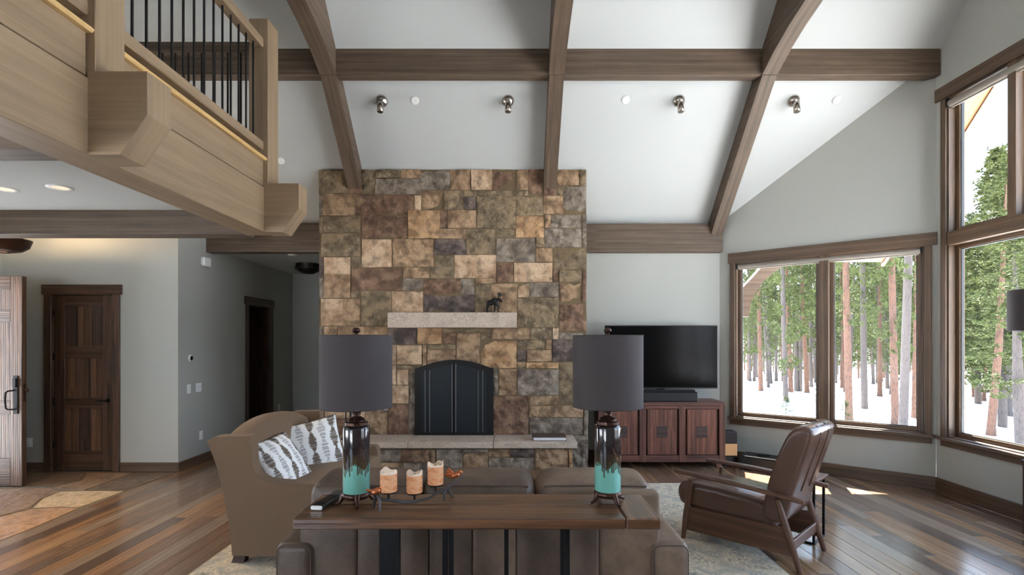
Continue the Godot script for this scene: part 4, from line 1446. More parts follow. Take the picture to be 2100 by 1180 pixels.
func pillow(label: String, where: Vector3, basis: Basis, s: float, t: float):
	var o := thing("throw_pillow", label, "pillow", where, 0.0, "patterned pillows on the settee")
	o.basis = basis
	var n := 14
	var b := mb()
	var pt := func(u: float, v: float, side: float) -> Vector3:
		var a := 1.0 - u * u
		var c := 1.0 - v * v
		var x := u * (1.0 - 0.07 * c) * s / 2
		var y := v * (1.0 - 0.07 * a) * s / 2
		return Vector3(x, y, side * t / 2 * pow(maxf(0.0, a * c), 0.42))
	b.group(0)
	for side in [-1.0, 1.0]:
		for i in n:
			for j in n:
				var q := []
				var w := []
				for e in [[0, 0], [1, 0], [1, 1], [0, 1]]:
					var u := sin((float(i + e[0]) / n * 2 - 1) * PI / 2)
					var v := sin((float(j + e[1]) / n * 2 - 1) * PI / 2)
					q.append(pt.call(u, v, side))
					w.append(Vector2(u / 2 + 0.5, v / 2 + 0.5))
				if side > 0:
					b.quad(q[0], q[1], q[2], q[3], w[0], w[1], w[2], w[3])
				else:
					b.quad(q[0], q[3], q[2], q[1], w[0], w[3], w[2], w[1])
	obj("cushion", b, M.pillow, o)
	b = mb()
	var edge := []
	var rad := []
	for k in 41:
		var a := TAU * k / 40
		var u := clampf(cos(a) * 1.42, -1, 1)
		var v := clampf(sin(a) * 1.42, -1, 1)
		edge.append(pt.call(u, v, 0.0))
		rad.append(0.006)
	b.tube(edge, rad, 6, false)
	obj("piping", b, M.welt, o)

func seating():
	# rug
	var b := mb()
	b.bx(-2.2, 1.89, 0.001, 0.012, 1.9, 5.73, 0.004)
	tag(obj("area_rug", b, M.rug), "large mottled beige and grey-blue rug under the seating", "rug")
	# settee at the left, facing right
	var s := thing("wingback_settee", "tan upholstered wingback settee with nailhead trim, facing the fireplace side", "sofa")
	var k := 3.65 / F
	var px := func(x: float, y: float) -> Vector2:
		return Vector2((x - 1050.0) * k, EYE - (y - 700.0) * k)
	var side := []
	for e in [[424, 905], [438, 897], [470, 896], [512, 895]]:
		side.append(px.call(e[0], e[1]))
	var front := curve([px.call(513, 896), px.call(514, 925), px.call(517, 955), px.call(526, 975), px.call(545, 987), px.call(575, 991), px.call(630, 993), px.call(668, 995)], 5, false)
	var outer := curve([px.call(476, 1140), px.call(470, 1080), px.call(459, 1020), px.call(445, 960), px.call(425, 907)], 5, false)
	var pl := PackedVector2Array(side)
	for e in front:
		pl.append(e)
	pl.append(px.call(674, 1005)); pl.append(px.call(674, 1143)); pl.append(px.call(560, 1143))
	for e in outer:
		pl.append(e)
	for d in [3.65, 4.97]:
		b = mb()
		b.prism(pl, -(d + 0.11), -d)
		obj("wing_side", b, M.settee, s)
		b = mb()
		var studs := PackedVector2Array()
		var acc := 0.0
		for j in front.size() - 1:
			var l := front[j].distance_to(front[j + 1])
			while acc < l:
				studs.append(front[j].lerp(front[j + 1], acc / l))
				acc += 0.016
			acc -= l
		for e in studs:
			b.ball(Vector3(e.x - 0.004, e.y - 0.012, -d + 0.001), Vector3(0.0045, 0.0045, 0.003), 6)
		var nh := obj("nailhead_trim", b, M.brass, s)
		nh.set_meta("kind", "stuff")
	# backrest with an arched crest: outline in (depth, height), leaning back
	var crest := PackedVector2Array([Vector2(3.74, 0.30), Vector2(4.99, 0.30)])
	for j in 25:
		var t := float(j) / 24
		crest.append(Vector2(lerpf(4.99, 3.74, t), 0.86 + 0.135 * pow(sin(PI * t), 0.75)))
	b = mb()
	pad(b, crest, -0.09, 0.09, 0.05, Transform3D(Basis(Vector3(0, 0, 1), 0.16), Vector3.ZERO) * depth_frame(0))
	var br := obj("backrest", b, M.settee, s)
	br.position = Vector3(-1.93, 0.0, 0)
	b = mb()
	b.soft(Vector3(0.68, 0.17, 1.20), 0.05, Transform3D(Basis.IDENTITY, V(-1.60, 0.415, 4.365)), 0.02)
	obj("seat_cushion", b, M.settee, s)
	b = mb()
	b.bx(-1.98, -1.31, 0.10, 0.335, 3.75, 4.98, 0.01)
	obj("seat_base", b, M.settee, s)
	for e in [[-1.955, 3.70], [-1.36, 3.70], [-1.955, 5.02], [-1.36, 5.02]]:
		b = mb()
		b.prism(PackedVector2Array([Vector2(-0.03, 0.11), Vector2(0.055, 0.11), Vector2(0.04, 0.02), Vector2(0.03, 0), Vector2(-0.055, 0), Vector2(-0.04, 0.04)]), -0.035, 0.035, Transform3D(Basis.IDENTITY, V(e[0], 0.0125, e[1])))
		obj("leg", b, M.inlay, s)
	pillow("larger printed pillow lying against the far wing of the settee", at(643, 918, 4.62), Basis(Vector3.UP, 0.40) * Basis(Vector3.RIGHT, -0.35) * Basis(Vector3(0, 0, 1), 0.20), 0.50, 0.15)
	pillow("printed pillow seen almost edge-on against the settee back", at(576, 947, 4.08), Basis(Vector3.UP, 1.28) * Basis(Vector3.RIGHT, -0.62) * Basis(Vector3(0, 0, 1), 0.1), 0.44, 0.19)
	# leather sofa with its back to the viewer
	var f := thing("leather_sofa", "brown leather sofa seen from behind, three back cushions", "sofa")
	var px0 := -1.02
	var cuts := [px0, -0.745, -0.60, -0.40, -0.19, 0.02, 0.245, 0.42, 0.712]
	for j in 8:
		b = mb()
		var ph := 0.78 if j == 7 else 0.70
		b.soft(Vector3(cuts[j + 1] - cuts[j], ph, 0.09), 0.018, Transform3D(Basis.IDENTITY, V((cuts[j] + cuts[j + 1]) / 2, 0.09 + ph / 2, 2.50)), 0.004, 3, 3)
		obj("back_panel", b, M.leather[[0, 1, 0, 1, 2, 1, 0, 2][j]], f)
	for e in [[-1.13, -0.945], [0.66, 0.85]]:
		b = mb()
		b.soft(Vector3(e[1] - e[0], 0.56, 1.0), 0.045, Transform3D(Basis.IDENTITY, V((e[0] + e[1]) / 2, 0.36, 2.93)), 0.008)
		var arm := obj("arm", b, M.leather[2 if e[0] > 0 else 0], f)
		b = mb()
		var w: float = (e[1] - e[0]) / 2 - 0.012
		var loop := []
		var rr := []
		var bend := [[-w, 0.12], [-w, 0.588]]
		for q in 7:
			bend.append([-w + 0.035 * (1 - cos(PI / 12 * q)), 0.592 + 0.035 * sin(PI / 12 * q)])
		for q in 7:
			bend.append([w - 0.035 * (1 - sin(PI / 12 * q)) + 0.0, 0.592 + 0.035 * cos(PI / 12 * q)])
		bend.append([w, 0.588]); bend.append([w, 0.12])
		for q in bend:
			loop.append(V((e[0] + e[1]) / 2 + q[0], q[1], 2.434))
			rr.append(0.003)
		b.tube(loop, rr, 6)
		obj("piping", b, M.welt, arm)
	var c3 := [px0 + 0.0, -0.45, 0.121, 0.712]
	for j in 3:
		b = mb()
		b.soft(Vector3(c3[j + 1] - c3[j] - 0.008, 0.40, 0.30), 0.075, Transform3D(Basis(Vector3.RIGHT, 0.06), V((c3[j] + c3[j + 1]) / 2, 0.705, 2.70)), 0.012)
		var cu := obj("back_cushion", b, M.leather[0 if j != 2 else 2], f)
		b = mb()
		b.tube([V(c3[j] + 0.04, 0.872, 2.562), V((c3[j] + c3[j + 1]) / 2, 0.878, 2.558), V(c3[j + 1] - 0.04, 0.872, 2.562)], [0.005, 0.005, 0.005], 6)
		obj("piping", b, M.welt, cu)
		b = mb()
		b.soft(Vector3(c3[j + 1] - c3[j] - 0.006, 0.17, 0.62), 0.05, Transform3D(Basis.IDENTITY, V((c3[j] + c3[j + 1]) / 2, 0.42, 3.12)), 0.015)
		obj("seat_cushion", b, M.leather[0], f)
	b = mb()
	b.bx(-0.95, 0.67, 0.10, 0.335, 2.56, 3.42, 0.01)
	obj("seat_base", b, M.leather[1], f)
	for e in [[-1.05, 2.52], [0.78, 2.52], [-1.05, 3.36], [0.78, 3.36]]:
		b = mb()
		b.lathe([Vector2(0.022, 0), Vector2(0.03, 0.1)], 10, Transform3D(Basis.IDENTITY, V(e[0], 0.0125, e[1])))
		obj("leg", b, M.inlay, f)
	# low table beyond it with two pale candles that peep over the back
	var t := thing("coffee_table", "low dark wooden coffee table hidden beyond the leather sofa", "table", V(-0.15, 0.0125, 4.3))
	b = mb()
	b.box(Vector3(0, 0.40, 0), Vector3(1.1, 0.05, 0.6), 0.006)
	obj("table_top", b, M.table_top, t)
	for x in [-0.48, 0.48]:
		for z in [-0.24, 0.24]:
			b = mb()
			b.box(Vector3(x, 0.1875, z), Vector3(0.06, 0.375, 0.06), 0.004, 1)
			obj("leg", b, M.table_top, t)
	for e in [[1005, 964, 0.028, "short white candle on the coffee table beyond the sofa"], [1026, 960, 0.034, "cream candle beside the white one on the coffee table"]]:
		var top := at(e[0], e[1], 4.3)
		b = mb()
		b.lathe([Vector2(e[2], 0.0), Vector2(e[2], top.y - 0.4505), Vector2(e[2] * 0.8, top.y - 0.4405)], 14)
		var cn := obj(numbered("pillar_candle"), b, M.cream)
		cn.position = Vector3(top.x, 0.4385, top.z)
		tag(cn, e[3], "candle")

# ------------------------------------------------------------------ console table and what stands on it
const TOP := 0.88
func console():
	var t := thing("console_table", "long dark wooden console table with black steel uprights behind the sofa", "table")
	var b := mb()
	b.bx(-0.892, 0.463, TOP - 0.047, TOP, 2.077, 2.25, 0.006, 0)
	obj("top_board", b, M.table_top, t)
	b = mb()
	b.bx(-0.892, 0.463, TOP - 0.047, TOP, 2.2515, 2.41, 0.006, 0, Vector2(0.7, 0.35))
	obj("top_board", b, M.table_top, t)
	b = mb()
	b.bx(0.4645, 0.607, TOP - 0.047, TOP, 2.075, 2.41, 0.006, 2, Vector2(0.2, 0.6))
	obj("end_board", b, M.table_top, t)
	for e in [[777, 818], [907, 917], [920, 929], [1034, 1043], [1150, 1158], [1160, 1169]]:
		b = mb()
		var x0: float = (e[0] - 1050.0) * 2.2 / F
		var x1: float = (e[1] - 1050.0) * 2.2 / F
		b.bx(x0, x1, 0.0225, TOP - 0.047, 2.2, 2.24, 0.002, 1)
		obj("upright", b, M.steel, t)
	for y in [[0.0125, 0.0225], [TOP - 0.055, TOP - 0.047]]:
		b = mb()
		b.bx(-0.60, 0.26, y[0], y[1], 2.12, 2.36, 0.001)
		obj("frame_plate", b, M.steel, t)
	var l1 := lamp("table lamp with grey drum shade and dripped turquoise glaze, beside the candles", Vector3(-0.69, TOP, -2.27))
	var l2 := lamp("table lamp with grey drum shade and dripped turquoise glaze, alone at the far end", Vector3(0.428, TOP, -2.29))
	l2.rotation.y = 2.0
	candles()
	var r := thing("remote_control", "long black remote control with a silver end on the console", "remote", V(-0.815, TOP, 2.29), -0.12)
	b = mb()
	b.box(Vector3(0, 0.011, 0), Vector3(0.056, 0.02, 0.235), 0.006, 2)
	obj("body", b, M.black, r)
	b = mb()
	b.box(Vector3(0, 0.012, 0.119), Vector3(0.05, 0.018, 0.012), 0.004)
	obj("end_cap", b, M.plate, r)
	b = mb()
	b.box(Vector3(0, 0.0225, 0.03), Vector3(0.042, 0.003, 0.11), 0.001)
	obj("key_pad", b, M.steel, r)
	b = mb()
	b.box(Vector3(0, 0.0225, -0.07), Vector3(0.042, 0.003, 0.06), 0.001)
	obj("display_strip", b, M.branch, r)

func lamp(label: String, where: Vector3) -> Node3D:
	var o := thing("table_lamp", label, "lamp", where, 0.35, "pair of glazed table lamps")
	var b := mb()
	b.lathe([Vector2(0.056, 0.028), Vector2(0.062, 0.034), Vector2(0.062, 0.048), Vector2(0.055, 0.056)], 28)
	obj("base_ring", b, M.bronze, o)
	for k in 4:
		var a := TAU * k / 4
		var dx := Vector3(cos(a), 0, sin(a))
		b = mb()
		b.tube([dx * 0.052 + Vector3(0, 0.046, 0), dx * 0.060 + Vector3(0, 0.03, 0), dx * 0.070 + Vector3(0, 0.014, 0), dx * 0.088 + Vector3(0, 0.0065, 0)], [0.013, 0.011, 0.008, 0.0065], 8)
		obj("foot", b, M.bronze, o)
	b = mb()
	b.lathe([Vector2(0.056, 0.054), Vector2(0.0585, 0.06), Vector2(0.0585, 0.33), Vector2(0.056, 0.345), Vector2(0.046, 0.352)], 40)
	obj("glazed_body", b, M.glaze, o)
	b = mb()
	b.lathe([Vector2(0.05, 0.349), Vector2(0.05, 0.362), Vector2(0.038, 0.366), Vector2(0.034, 0.378), Vector2(0.016, 0.388), Vector2(0.02, 0.398), Vector2(0.02, 0.404), Vector2(0.010, 0.412), Vector2(0.008, 0.44)], 22)
	obj("cap", b, M.bronze, o)
	b = mb()
	b.lathe([Vector2(0.155, 0.428), Vector2(0.155, 0.7445)], 48, Transform3D.IDENTITY, true, false)
	b.lathe([Vector2(0.152, 0.7445), Vector2(0.152, 0.428)], 48, Transform3D.IDENTITY, true, false)
	for y in [0.428, 0.7445]:
		b.lathe([Vector2(0.1515, y - 0.002), Vector2(0.1562, y - 0.002), Vector2(0.1562, y + 0.002), Vector2(0.1515, y + 0.002)], 48, Transform3D.IDENTITY, true, false)
	obj("lamp_shade", b, M.shade, o)
	b = mb()
	b.tube([Vector3(0.1558, 0.43, 0), Vector3(0.1558, 0.743, 0)], [0.0012, 0.0012], 5)
	obj("shade_seam", b, M.black, o)
	b = mb()
	b.tube([Vector3(0, 0.43, 0), Vector3(0, 0.748, 0)], [0.005, 0.005], 8)
	for k in 3:
		var a := TAU * k / 3
		b.tube([Vector3(0, 0.738, 0), Vector3(cos(a) * 0.152, 0.738, sin(a) * 0.152)], [0.0022, 0.0022], 6)
	obj("harp", b, M.bronze, o)
	b = mb()
	b.lathe([Vector2(0.006, 0.745), Vector2(0.009, 0.75), Vector2(0.006, 0.754), Vector2(0.017, 0.762), Vector2(0.0175, 0.77), Vector2(0.012, 0.778), Vector2(0.0, 0.781)], 16)
	obj("finial", b, M.bronze, o)
	return o

func bird(b: MB, p: Vector3, turn: float, s: float):
	var B := Basis(Vector3.UP, turn)
	b.ball(p, Vector3(0.024, 0.015, 0.015) * s, 12, B * Basis(Vector3(0, 0, 1), 0.3))
	b.ball(p + B * Vector3(0.022, 0.014, 0) * s, Vector3(0.011, 0.011, 0.010) * s, 10)
	b.tube([p + B * Vector3(0.030, 0.015, 0) * s, p + B * Vector3(0.042, 0.014, 0) * s], [0.004 * s, 0.001 * s], 6)
	b.tube([p + B * Vector3(-0.014, 0.0, 0) * s, p + B * Vector3(-0.042, 0.010, 0) * s], [0.009 * s, 0.004 * s], 6)
func candles():
	var o := thing("candle_holder", "dark iron twig candle holder with copper birds on the console", "candle holder")
	var P := func(px: float, py: float, d: float) -> Vector3:
		return at(px, py, d)
	var main := [P.call(776, 1022, 2.16), P.call(795, 1026, 2.17), P.call(825, 1030, 2.2), P.call(850, 1030, 2.23), P.call(880, 1022, 2.26), P.call(905, 1007, 2.28), P.call(925, 996, 2.30), P.call(943, 985, 2.32), P.call(950, 976, 2.33)]
	var b := mb()
	b.tube(main, [0.005, 0.0065, 0.007, 0.0065, 0.006, 0.0055, 0.005, 0.004, 0.002], 8)
	obj("twig", b, M.branch, o)
	for e in [[[770, 1016, 2.16], [768, 1032, 2.17], [767, 1040, 2.20]], [[774, 1016, 2.16], [780, 1030, 2.15], [778, 1051.5, 2.148]], [[918, 1000, 2.29], [922, 1012, 2.31], [929, 1021.5, 2.348]], [[916, 1001, 2.29], [911, 1012, 2.28], [912, 1029, 2.295]]]:
		var pts := []
		for q in e:
			var v: Vector3 = P.call(q[0], q[1], q[2])
			pts.append(v)
		pts[2].y = TOP + 0.005
		b = mb()
		b.tube(pts, [0.006, 0.0065, 0.005], 7)
		obj("twig_leg", b, M.branch, o)
	var n := 0
	for e in [[797, 1008, 2.175, 0.036, 0.094], [850, 1010, 2.225, 0.0345, 0.094], [893, 993, 2.27, 0.035, 0.099]]:
		var q: Vector3 = P.call(e[0], e[1], e[2])
		b = mb()
		b.lathe([Vector2(0.005, -0.032), Vector2(0.005, -0.008), Vector2(0.032, -0.005), Vector2(0.038, 0.0), Vector2(0.036, 0.0005)], 20, Transform3D(Basis.IDENTITY, q))
		obj("candle_cup", b, M.iron, o)
		var c := thing("pillar_candle", ["orange pillar candle next to the left lamp", "orange pillar candle in the middle of the twig holder", "taller orange pillar candle beside the copper leaves"][n], "candle", q + Vector3(0, 0.001, 0), 0.0, "orange candles on the twig holder")
		var h: float = e[4]
		var r: float = e[3]
		b = mb()
		b.lathe([Vector2(r * 0.98, 0), Vector2(r, 0.004), Vector2(r, h * 0.8)], 28, Transform3D.IDENTITY, true, true)
		obj("wax_body", b, M.wax, c)
		b = mb()
		b.group(0)
		for k in 28:
			var ring := []
			for j in 2:
				var a := TAU * (k + j) / 28
				var top: float = h * (0.93 + 0.07 * sin(a * 2 + n * 1.3) + 0.04 * sin(a * 5 + n))
				var v := Vector3(cos(a), 0, sin(a))
				ring.append([v * r + Vector3(0, h * 0.8, 0), v * r * 0.99 + Vector3(0, top, 0), v * r * 0.87 + Vector3(0, top - 0.001, 0), v * r * 0.8 + Vector3(0, h * 0.82, 0), Vector3(0, h * 0.80, 0)])
			for j in 4:
				b.quad(ring[0][j], ring[0][j + 1], ring[1][j + 1], ring[1][j])
		obj("wax_rim", b, M.wax_rim, c)
		b = mb()
		b.tube([Vector3(0, h * 0.8, 0), Vector3(0.002, h * 0.88, 0)], [0.0015, 0.0012], 5)
		obj("wick", b, M.black, c)
		n += 1
	b = mb()
	bird(b, P.call(772, 1008, 2.15), 0.3, 1.0)
	obj("copper_bird", b, M.copper, o)
	b = mb()
	bird(b, P.call(934, 975, 2.31), 0.2, 0.95)
	obj("copper_bird", b, M.copper, o)
	for e in [[914, 965, 930, 978], [910, 972, 927, 981], [918, 960, 932, 975]]:
		b = mb()
		var a: Vector3 = P.call(e[0], e[1], 2.30)
		var c: Vector3 = P.call(e[2], e[3], 2.31)
		b.ball((a + c) / 2, Vector3((c - a).length() / 2, 0.0065, 0.003), 10, Basis(Vector3(0, 0, 1), atan2(c.y - a.y, c.x - a.x)))
		obj("copper_leaf", b, M.copper, o)

# ------------------------------------------------------------------ recliner and the window side
func recliner():
	var o := thing("recliner_chair", "brown leather recliner with slanted wooden legs and paddle arms by the window", "chair")
	var S := Vector3(0.7193, 0, -0.6947)
	o.transform = Transform3D(Basis(S, Vector3.UP, S.cross(Vector3.UP)), V(1.975, 0.001, 3.515))
	var L := func(s: float, y: float, q: float) -> Vector3:
		return Vector3(s, y, -q)
	var side := depth_frame(0)
	var W := 0.564
	var b: MB
	for s in [0.0, W]:
		b = mb()
		b.tube([L.call(s, 0.0, -0.002), L.call(s, 0.2, 0.058), L.call(s, 0.48, 0.143)], [0.017, 0.026, 0.021], 12)
		obj("rear_leg", b, M.chair_wood, o)
		b = mb()
		b.tube([L.call(s, 0.0115, 0.855), L.call(s, 0.2, 0.832), L.call(s, 0.5, 0.792)], [0.017, 0.024, 0.018], 12)
		obj("front_leg", b, M.chair_wood, o)
		b = mb()
		var x0: float = s + (0.004 if s == 0.0 else -0.03)
		b.prism(PackedVector2Array([Vector2(0.05, 0.10), Vector2(0.83, 0.085), Vector2(0.80, 0.272), Vector2(0.09, 0.285)]), x0, x0 + 0.026, side)
		obj("side_rail", b, M.chair_wood, o)
		# paddle arm: plan outline bent to a shallow arch
		b = mb()
		var n := 16
		b.group(0)
		var ring := []
		for k in n + 1:
			var t := float(k) / n
			var q := lerpf(-0.03, 0.925, t)
			var y := 0.497 + 0.043 * t + 0.016 * sin(PI * t)
			var w := 0.026 + 0.018 * sin(PI * clampf(t * 0.95 + 0.1, 0, 1))
			if t < 0.06 or t > 0.94:
				w *= 0.7
			ring.append([L.call(s - w, y, q), L.call(s - w * 0.8, y + 0.013, q), L.call(s + w * 0.8, y + 0.013, q), L.call(s + w, y, q), L.call(s + w * 0.8, y - 0.013, q), L.call(s - w * 0.8, y - 0.013, q)])
		for k in n:
			for j in 6:
				var e := (j + 1) % 6
				b.quad(ring[k][j], ring[k][e], ring[k + 1][e], ring[k + 1][j], Vector2(k * 0.06, j * 0.02), Vector2(k * 0.06, j * 0.02 + 0.02), Vector2(k * 0.06 + 0.06, j * 0.02 + 0.02), Vector2(k * 0.06 + 0.06, j * 0.02))
		b.group(-1)
		for j in range(1, 5):
			b.tri(ring[0][0], ring[0][j + 1], ring[0][j])
			b.tri(ring[n][0], ring[n][j], ring[n][j + 1])
		obj("arm", b, M.chair_wood, o)
	b = mb()
	b.box(Vector3(W / 2, 0.17, -0.055), Vector3(W - 0.03, 0.075, 0.022), 0.004)
	obj("rear_stretcher", b, M.chair_wood, o)
	b = mb()
	b.box(Vector3(W / 2, 0.19, -0.815), Vector3(W - 0.03, 0.12, 0.022), 0.004)
	obj("front_stretcher", b, M.chair_wood, o)
	b = mb()
	pad(b, curve([Vector2(0.20, 0.24), Vector2(0.55, 0.24), Vector2(0.86, 0.26), Vector2(0.93, 0.33), Vector2(0.92, 0.42), Vector2(0.84, 0.462), Vector2(0.55, 0.46), Vector2(0.24, 0.42)], 5), 0.034, W - 0.034, 0.05, side)
	obj("seat_cushion", b, M.recliner, o)
	b = mb()
	var prof := curve([Vector2(0.25, 0.33), Vector2(0.235, 0.5), Vector2(0.19, 0.68), Vector2(0.125, 0.86), Vector2(0.07, 0.965), Vector2(0.01, 1.008), Vector2(-0.055, 0.998), Vector2(-0.078, 0.95), Vector2(-0.05, 0.84), Vector2(0.0, 0.68), Vector2(0.05, 0.52), Vector2(0.11, 0.32)], 5)
	pad(b, prof, 0.012, W - 0.012, 0.035, side)
	var bk := obj("backrest", b, M.recliner, o)
	for s in [0.19, 0.375]:
		b = mb()
		var seam := []
		var rr := []
		for v in [Vector2(0.2475, 0.40), Vector2(0.2385, 0.5), Vector2(0.1935, 0.68), Vector2(0.1285, 0.86), Vector2(0.0735, 0.967), Vector2(0.012, 1.0105), Vector2(-0.057, 1.0), Vector2(-0.0805, 0.95), Vector2(-0.053, 0.84), Vector2(-0.003, 0.68), Vector2(0.047, 0.52)]:
			seam.append(L.call(s, v.y, v.x))
			rr.append(0.0045)
		b.tube(seam, rr, 6)
		obj("seam", b, M.recliner, bk)

func window_side():
	# small C-shaped side table beyond the recliner
	var o := thing("side_table", "small black steel side table with a wooden top behind the recliner", "table", V(2.36, 0, 4.22), 0.77)
	var b := mb()
	b.box(Vector3(0, 0.50, 0), Vector3(0.30, 0.022, 0.36), 0.003)
	obj("table_top", b, M.chair_wood, o)
	for x in [-0.13, 0.13]:
		b = mb()
		b.box(Vector3(x, 0.2515, 0.15), Vector3(0.018, 0.475, 0.018), 0.002, 1)
		obj("upright", b, M.steel, o)
		b = mb()
		b.box(Vector3(x, 0.007, 0), Vector3(0.018, 0.014, 0.32), 0.002, 2)
		obj("base_bar", b, M.steel, o)
	for z in [-0.15, 0.15]:
		b = mb()
		b.box(Vector3(0, 0.007, z), Vector3(0.242, 0.014, 0.018), 0.002)
		obj("base_bar", b, M.steel, o)
	# end table and lamp at the tall window
	var t := thing("end_table", "dark end table at the tall window carrying a lamp", "table", V(4.40, 0, 4.05))
	b = mb()
	b.box(Vector3(0, 0.595, 0), Vector3(0.30, 0.03, 0.46), 0.004)
	obj("table_top", b, M.inlay, t)
	for x in [-0.125, 0.125]:
		for z in [-0.20, 0.20]:
			b = mb()
			b.box(Vector3(x, 0.29, z), Vector3(0.04, 0.58, 0.04), 0.003, 1)
			obj("leg", b, M.inlay, t)
	b = mb()
	b.box(Vector3(0, 0.18, 0), Vector3(0.25, 0.02, 0.40), 0.003)
	obj("shelf", b, M.inlay, t)
	var l := thing("table_lamp", "lamp with a grey drum shade on the end table at the tall window", "lamp", V(4.30, 0.611, 4.12))
	b = mb()
	b.lathe([Vector2(0.09, 0), Vector2(0.09, 0.02), Vector2(0.03, 0.04), Vector2(0.05, 0.2), Vector2(0.065, 0.5), Vector2(0.05, 0.8), Vector2(0.02, 0.95), Vector2(0.012, 1.1)], 24)
	obj("base", b, M.bronze, l)
	b = mb()
	b.lathe([Vector2(0.23, 1.075), Vector2(0.23, 1.405)], 40, Transform3D.IDENTITY, true, false)
	b.lathe([Vector2(0.227, 1.405), Vector2(0.227, 1.075)], 40, Transform3D.IDENTITY, true, false)
	obj("lamp_shade", b, M.shade, l)
	b = mb()
	for k in 3:
		b.tube([Vector3(0, 1.1, 0), Vector3(cos(TAU * k / 3) * 0.227, 1.1, sin(TAU * k / 3) * 0.227)], [0.003, 0.003], 6)
	obj("harp", b, M.bronze, l)

# ------------------------------------------------------------------ ceiling
func ceiling_things():
	var n := Vector3(0, -1, 1).normalized()      # away from the slope, into the room
	var tilt := Basis(Vector3(1, 0, 0), n, Vector3(1, 0, 0).cross(n))
	var on := func(px: float, py: float) -> Vector3:
		var r := (700.0 - py) / F
		var d := (PITCH_Y - EYE) / (1.0 + r)
		return at(px, py, d)
	var names := ["brushed nickel ceiling spotlight beside the left rafter", "brushed nickel ceiling spotlight between the left and middle rafters, next to the middle one", "brushed nickel ceiling spotlight left of the right rafter", "brushed nickel ceiling spotlight right of the right rafter"]
	var k := 0
	for x in [783.0, 1042.0, 1392.0, 1627.0]:
		var o := thing("ceiling_spotlight", names[k], "spotlight", on.call(x, 207), 0.0, "ceiling spotlights")
		k += 1
		var b := mb()
		b.lathe([Vector2(0.068, 0), Vector2(0.068, 0.008), Vector2(0.055, 0.03), Vector2(0.03, 0.045), Vector2(0.012, 0.05)], 24, Transform3D(tilt, Vector3.ZERO))
		obj("canopy", b, M.nickel, o)
		b = mb()
		b.tube([n * 0.045, n * 0.075], [0.012, 0.012], 10)
		obj("swivel", b, M.nickel, o)
		b = mb()
		b.lathe([Vector2(0.031, -0.10), Vector2(0.035, -0.098), Vector2(0.035, 0.01), Vector2(0.025, 0.022)], 20, Transform3D(Basis(Vector3(1, 0, 0), -0.15), n * 0.085))
		obj("lamp_head", b, M.nickel, o)
	var j := 0
	for e in [[851, 206, "round white cover disc on the ceiling between the left and middle rafters"], [1283, 205, "round white cover disc on the ceiling between the middle and right rafters"], [1715, 205, "round white cover disc on the ceiling near the angled wall"], [576, 330, "round white cover disc on the ceiling beside the balcony post"]]:
		var b := mb()
		b.lathe([Vector2(0.045, 0), Vector2(0.045, 0.008), Vector2(0.04, 0.012)], 24, Transform3D(tilt, Vector3.ZERO))
		var o := obj(numbered("ceiling_disc"), b, M.white)
		o.position = on.call(e[0], e[1])
		tag(o, e[2], "ceiling disc", "ceiling cover discs")
	for e in [[-3.47, 3.93, "recessed ceiling light under the loft next to the edge beam"], [-3.93, 3.97, "recessed ceiling light under the loft further from the edge beam"]]:
		var o := thing("recessed_light", e[2], "light", V(e[0], 2.78, e[1]), 0.0, "recessed lights under the loft")
		var b := mb()
		b.lathe([Vector2(0.055, -0.004), Vector2(0.085, -0.006), Vector2(0.085, 0.0)], 26, Transform3D.IDENTITY, true, false)
		obj("trim_ring", b, M.white, o)
		b = mb()
		b.lathe([Vector2(0.0, -0.002), Vector2(0.056, -0.003)], 26, Transform3D.IDENTITY, true, false)
		obj("lens", b, M.lens, o)
		var sp := SpotLight3D.new()
		sp.name = "recessed_light_beam"
		sp.light_color = c8(255, 224, 184)
		sp.light_energy = 0.7
		sp.light_size = 0.05
		sp.spot_angle = 60.0
		sp.spot_range = 12.0
		sp.spot_attenuation = 2.0
		sp.shadow_enabled = true
		o.add_child(sp)
		sp.position = Vector3(0, -0.012, 0)
		sp.rotation.x = -PI / 2
	# pendant in the entry
	var p := thing("entry_pendant", "bronze bowl pendant light hanging in the entry", "pendant light", V(-5.32, 0, 5.35))
	var b := mb()
	b.tube([Vector3(0, 2.72, 0), Vector3(0, PITCH_Y - 5.35, 0)], [0.01, 0.01], 8)
	obj("rod", b, M.bronze, p)
	b = mb()
	b.lathe([Vector2(0.05, 2.535), Vector2(0.14, 2.555), Vector2(0.2, 2.60), Vector2(0.225, 2.665), Vector2(0.235, 2.665), Vector2(0.21, 2.59), Vector2(0.15, 2.545), Vector2(0.06, 2.525)], 28, Transform3D.IDENTITY, true, false)
	obj("bowl", b, M.bronze, p)
	b = mb()
	for q in 3:
		var a := TAU * q / 3
		b.tube([Vector3(cos(a) * 0.228, 2.66, sin(a) * 0.228), Vector3(0, 2.76, 0)], [0.006, 0.006], 6)
	obj("arm", b, M.bronze, p)
	b = mb()
	b.ball(Vector3(0, 2.66, 0), Vector3(0.045, 0.06, 0.045), 14)
	obj("bulb", b, M.amber, p)
	var li := OmniLight3D.new()
	li.name = "pendant_light"
	li.light_color = c8(255, 222, 180)
	li.light_energy = 0.28
	li.light_size = 0.045
	li.omni_range = 14.0
	li.omni_attenuation = 2.0
	li.shadow_enabled = true
	p.add_child(li)
	li.position = Vector3(0, 2.66, 0)
	# hallway ceiling
	var c := thing("hall_ceiling_light", "black flush ceiling light in the dark hallway", "light", V(-3.30, 2.85, 8.3))
	b = mb()
	b.lathe([Vector2(0.0, -0.16), Vector2(0.08, -0.155), Vector2(0.15, -0.12), Vector2(0.19, -0.07), Vector2(0.19, 0.0)], 26)
	obj("shade", b, M.iron, c)
	b = mb()
	b.lathe([Vector2(0.205, -0.085), Vector2(0.205, -0.06)], 26)
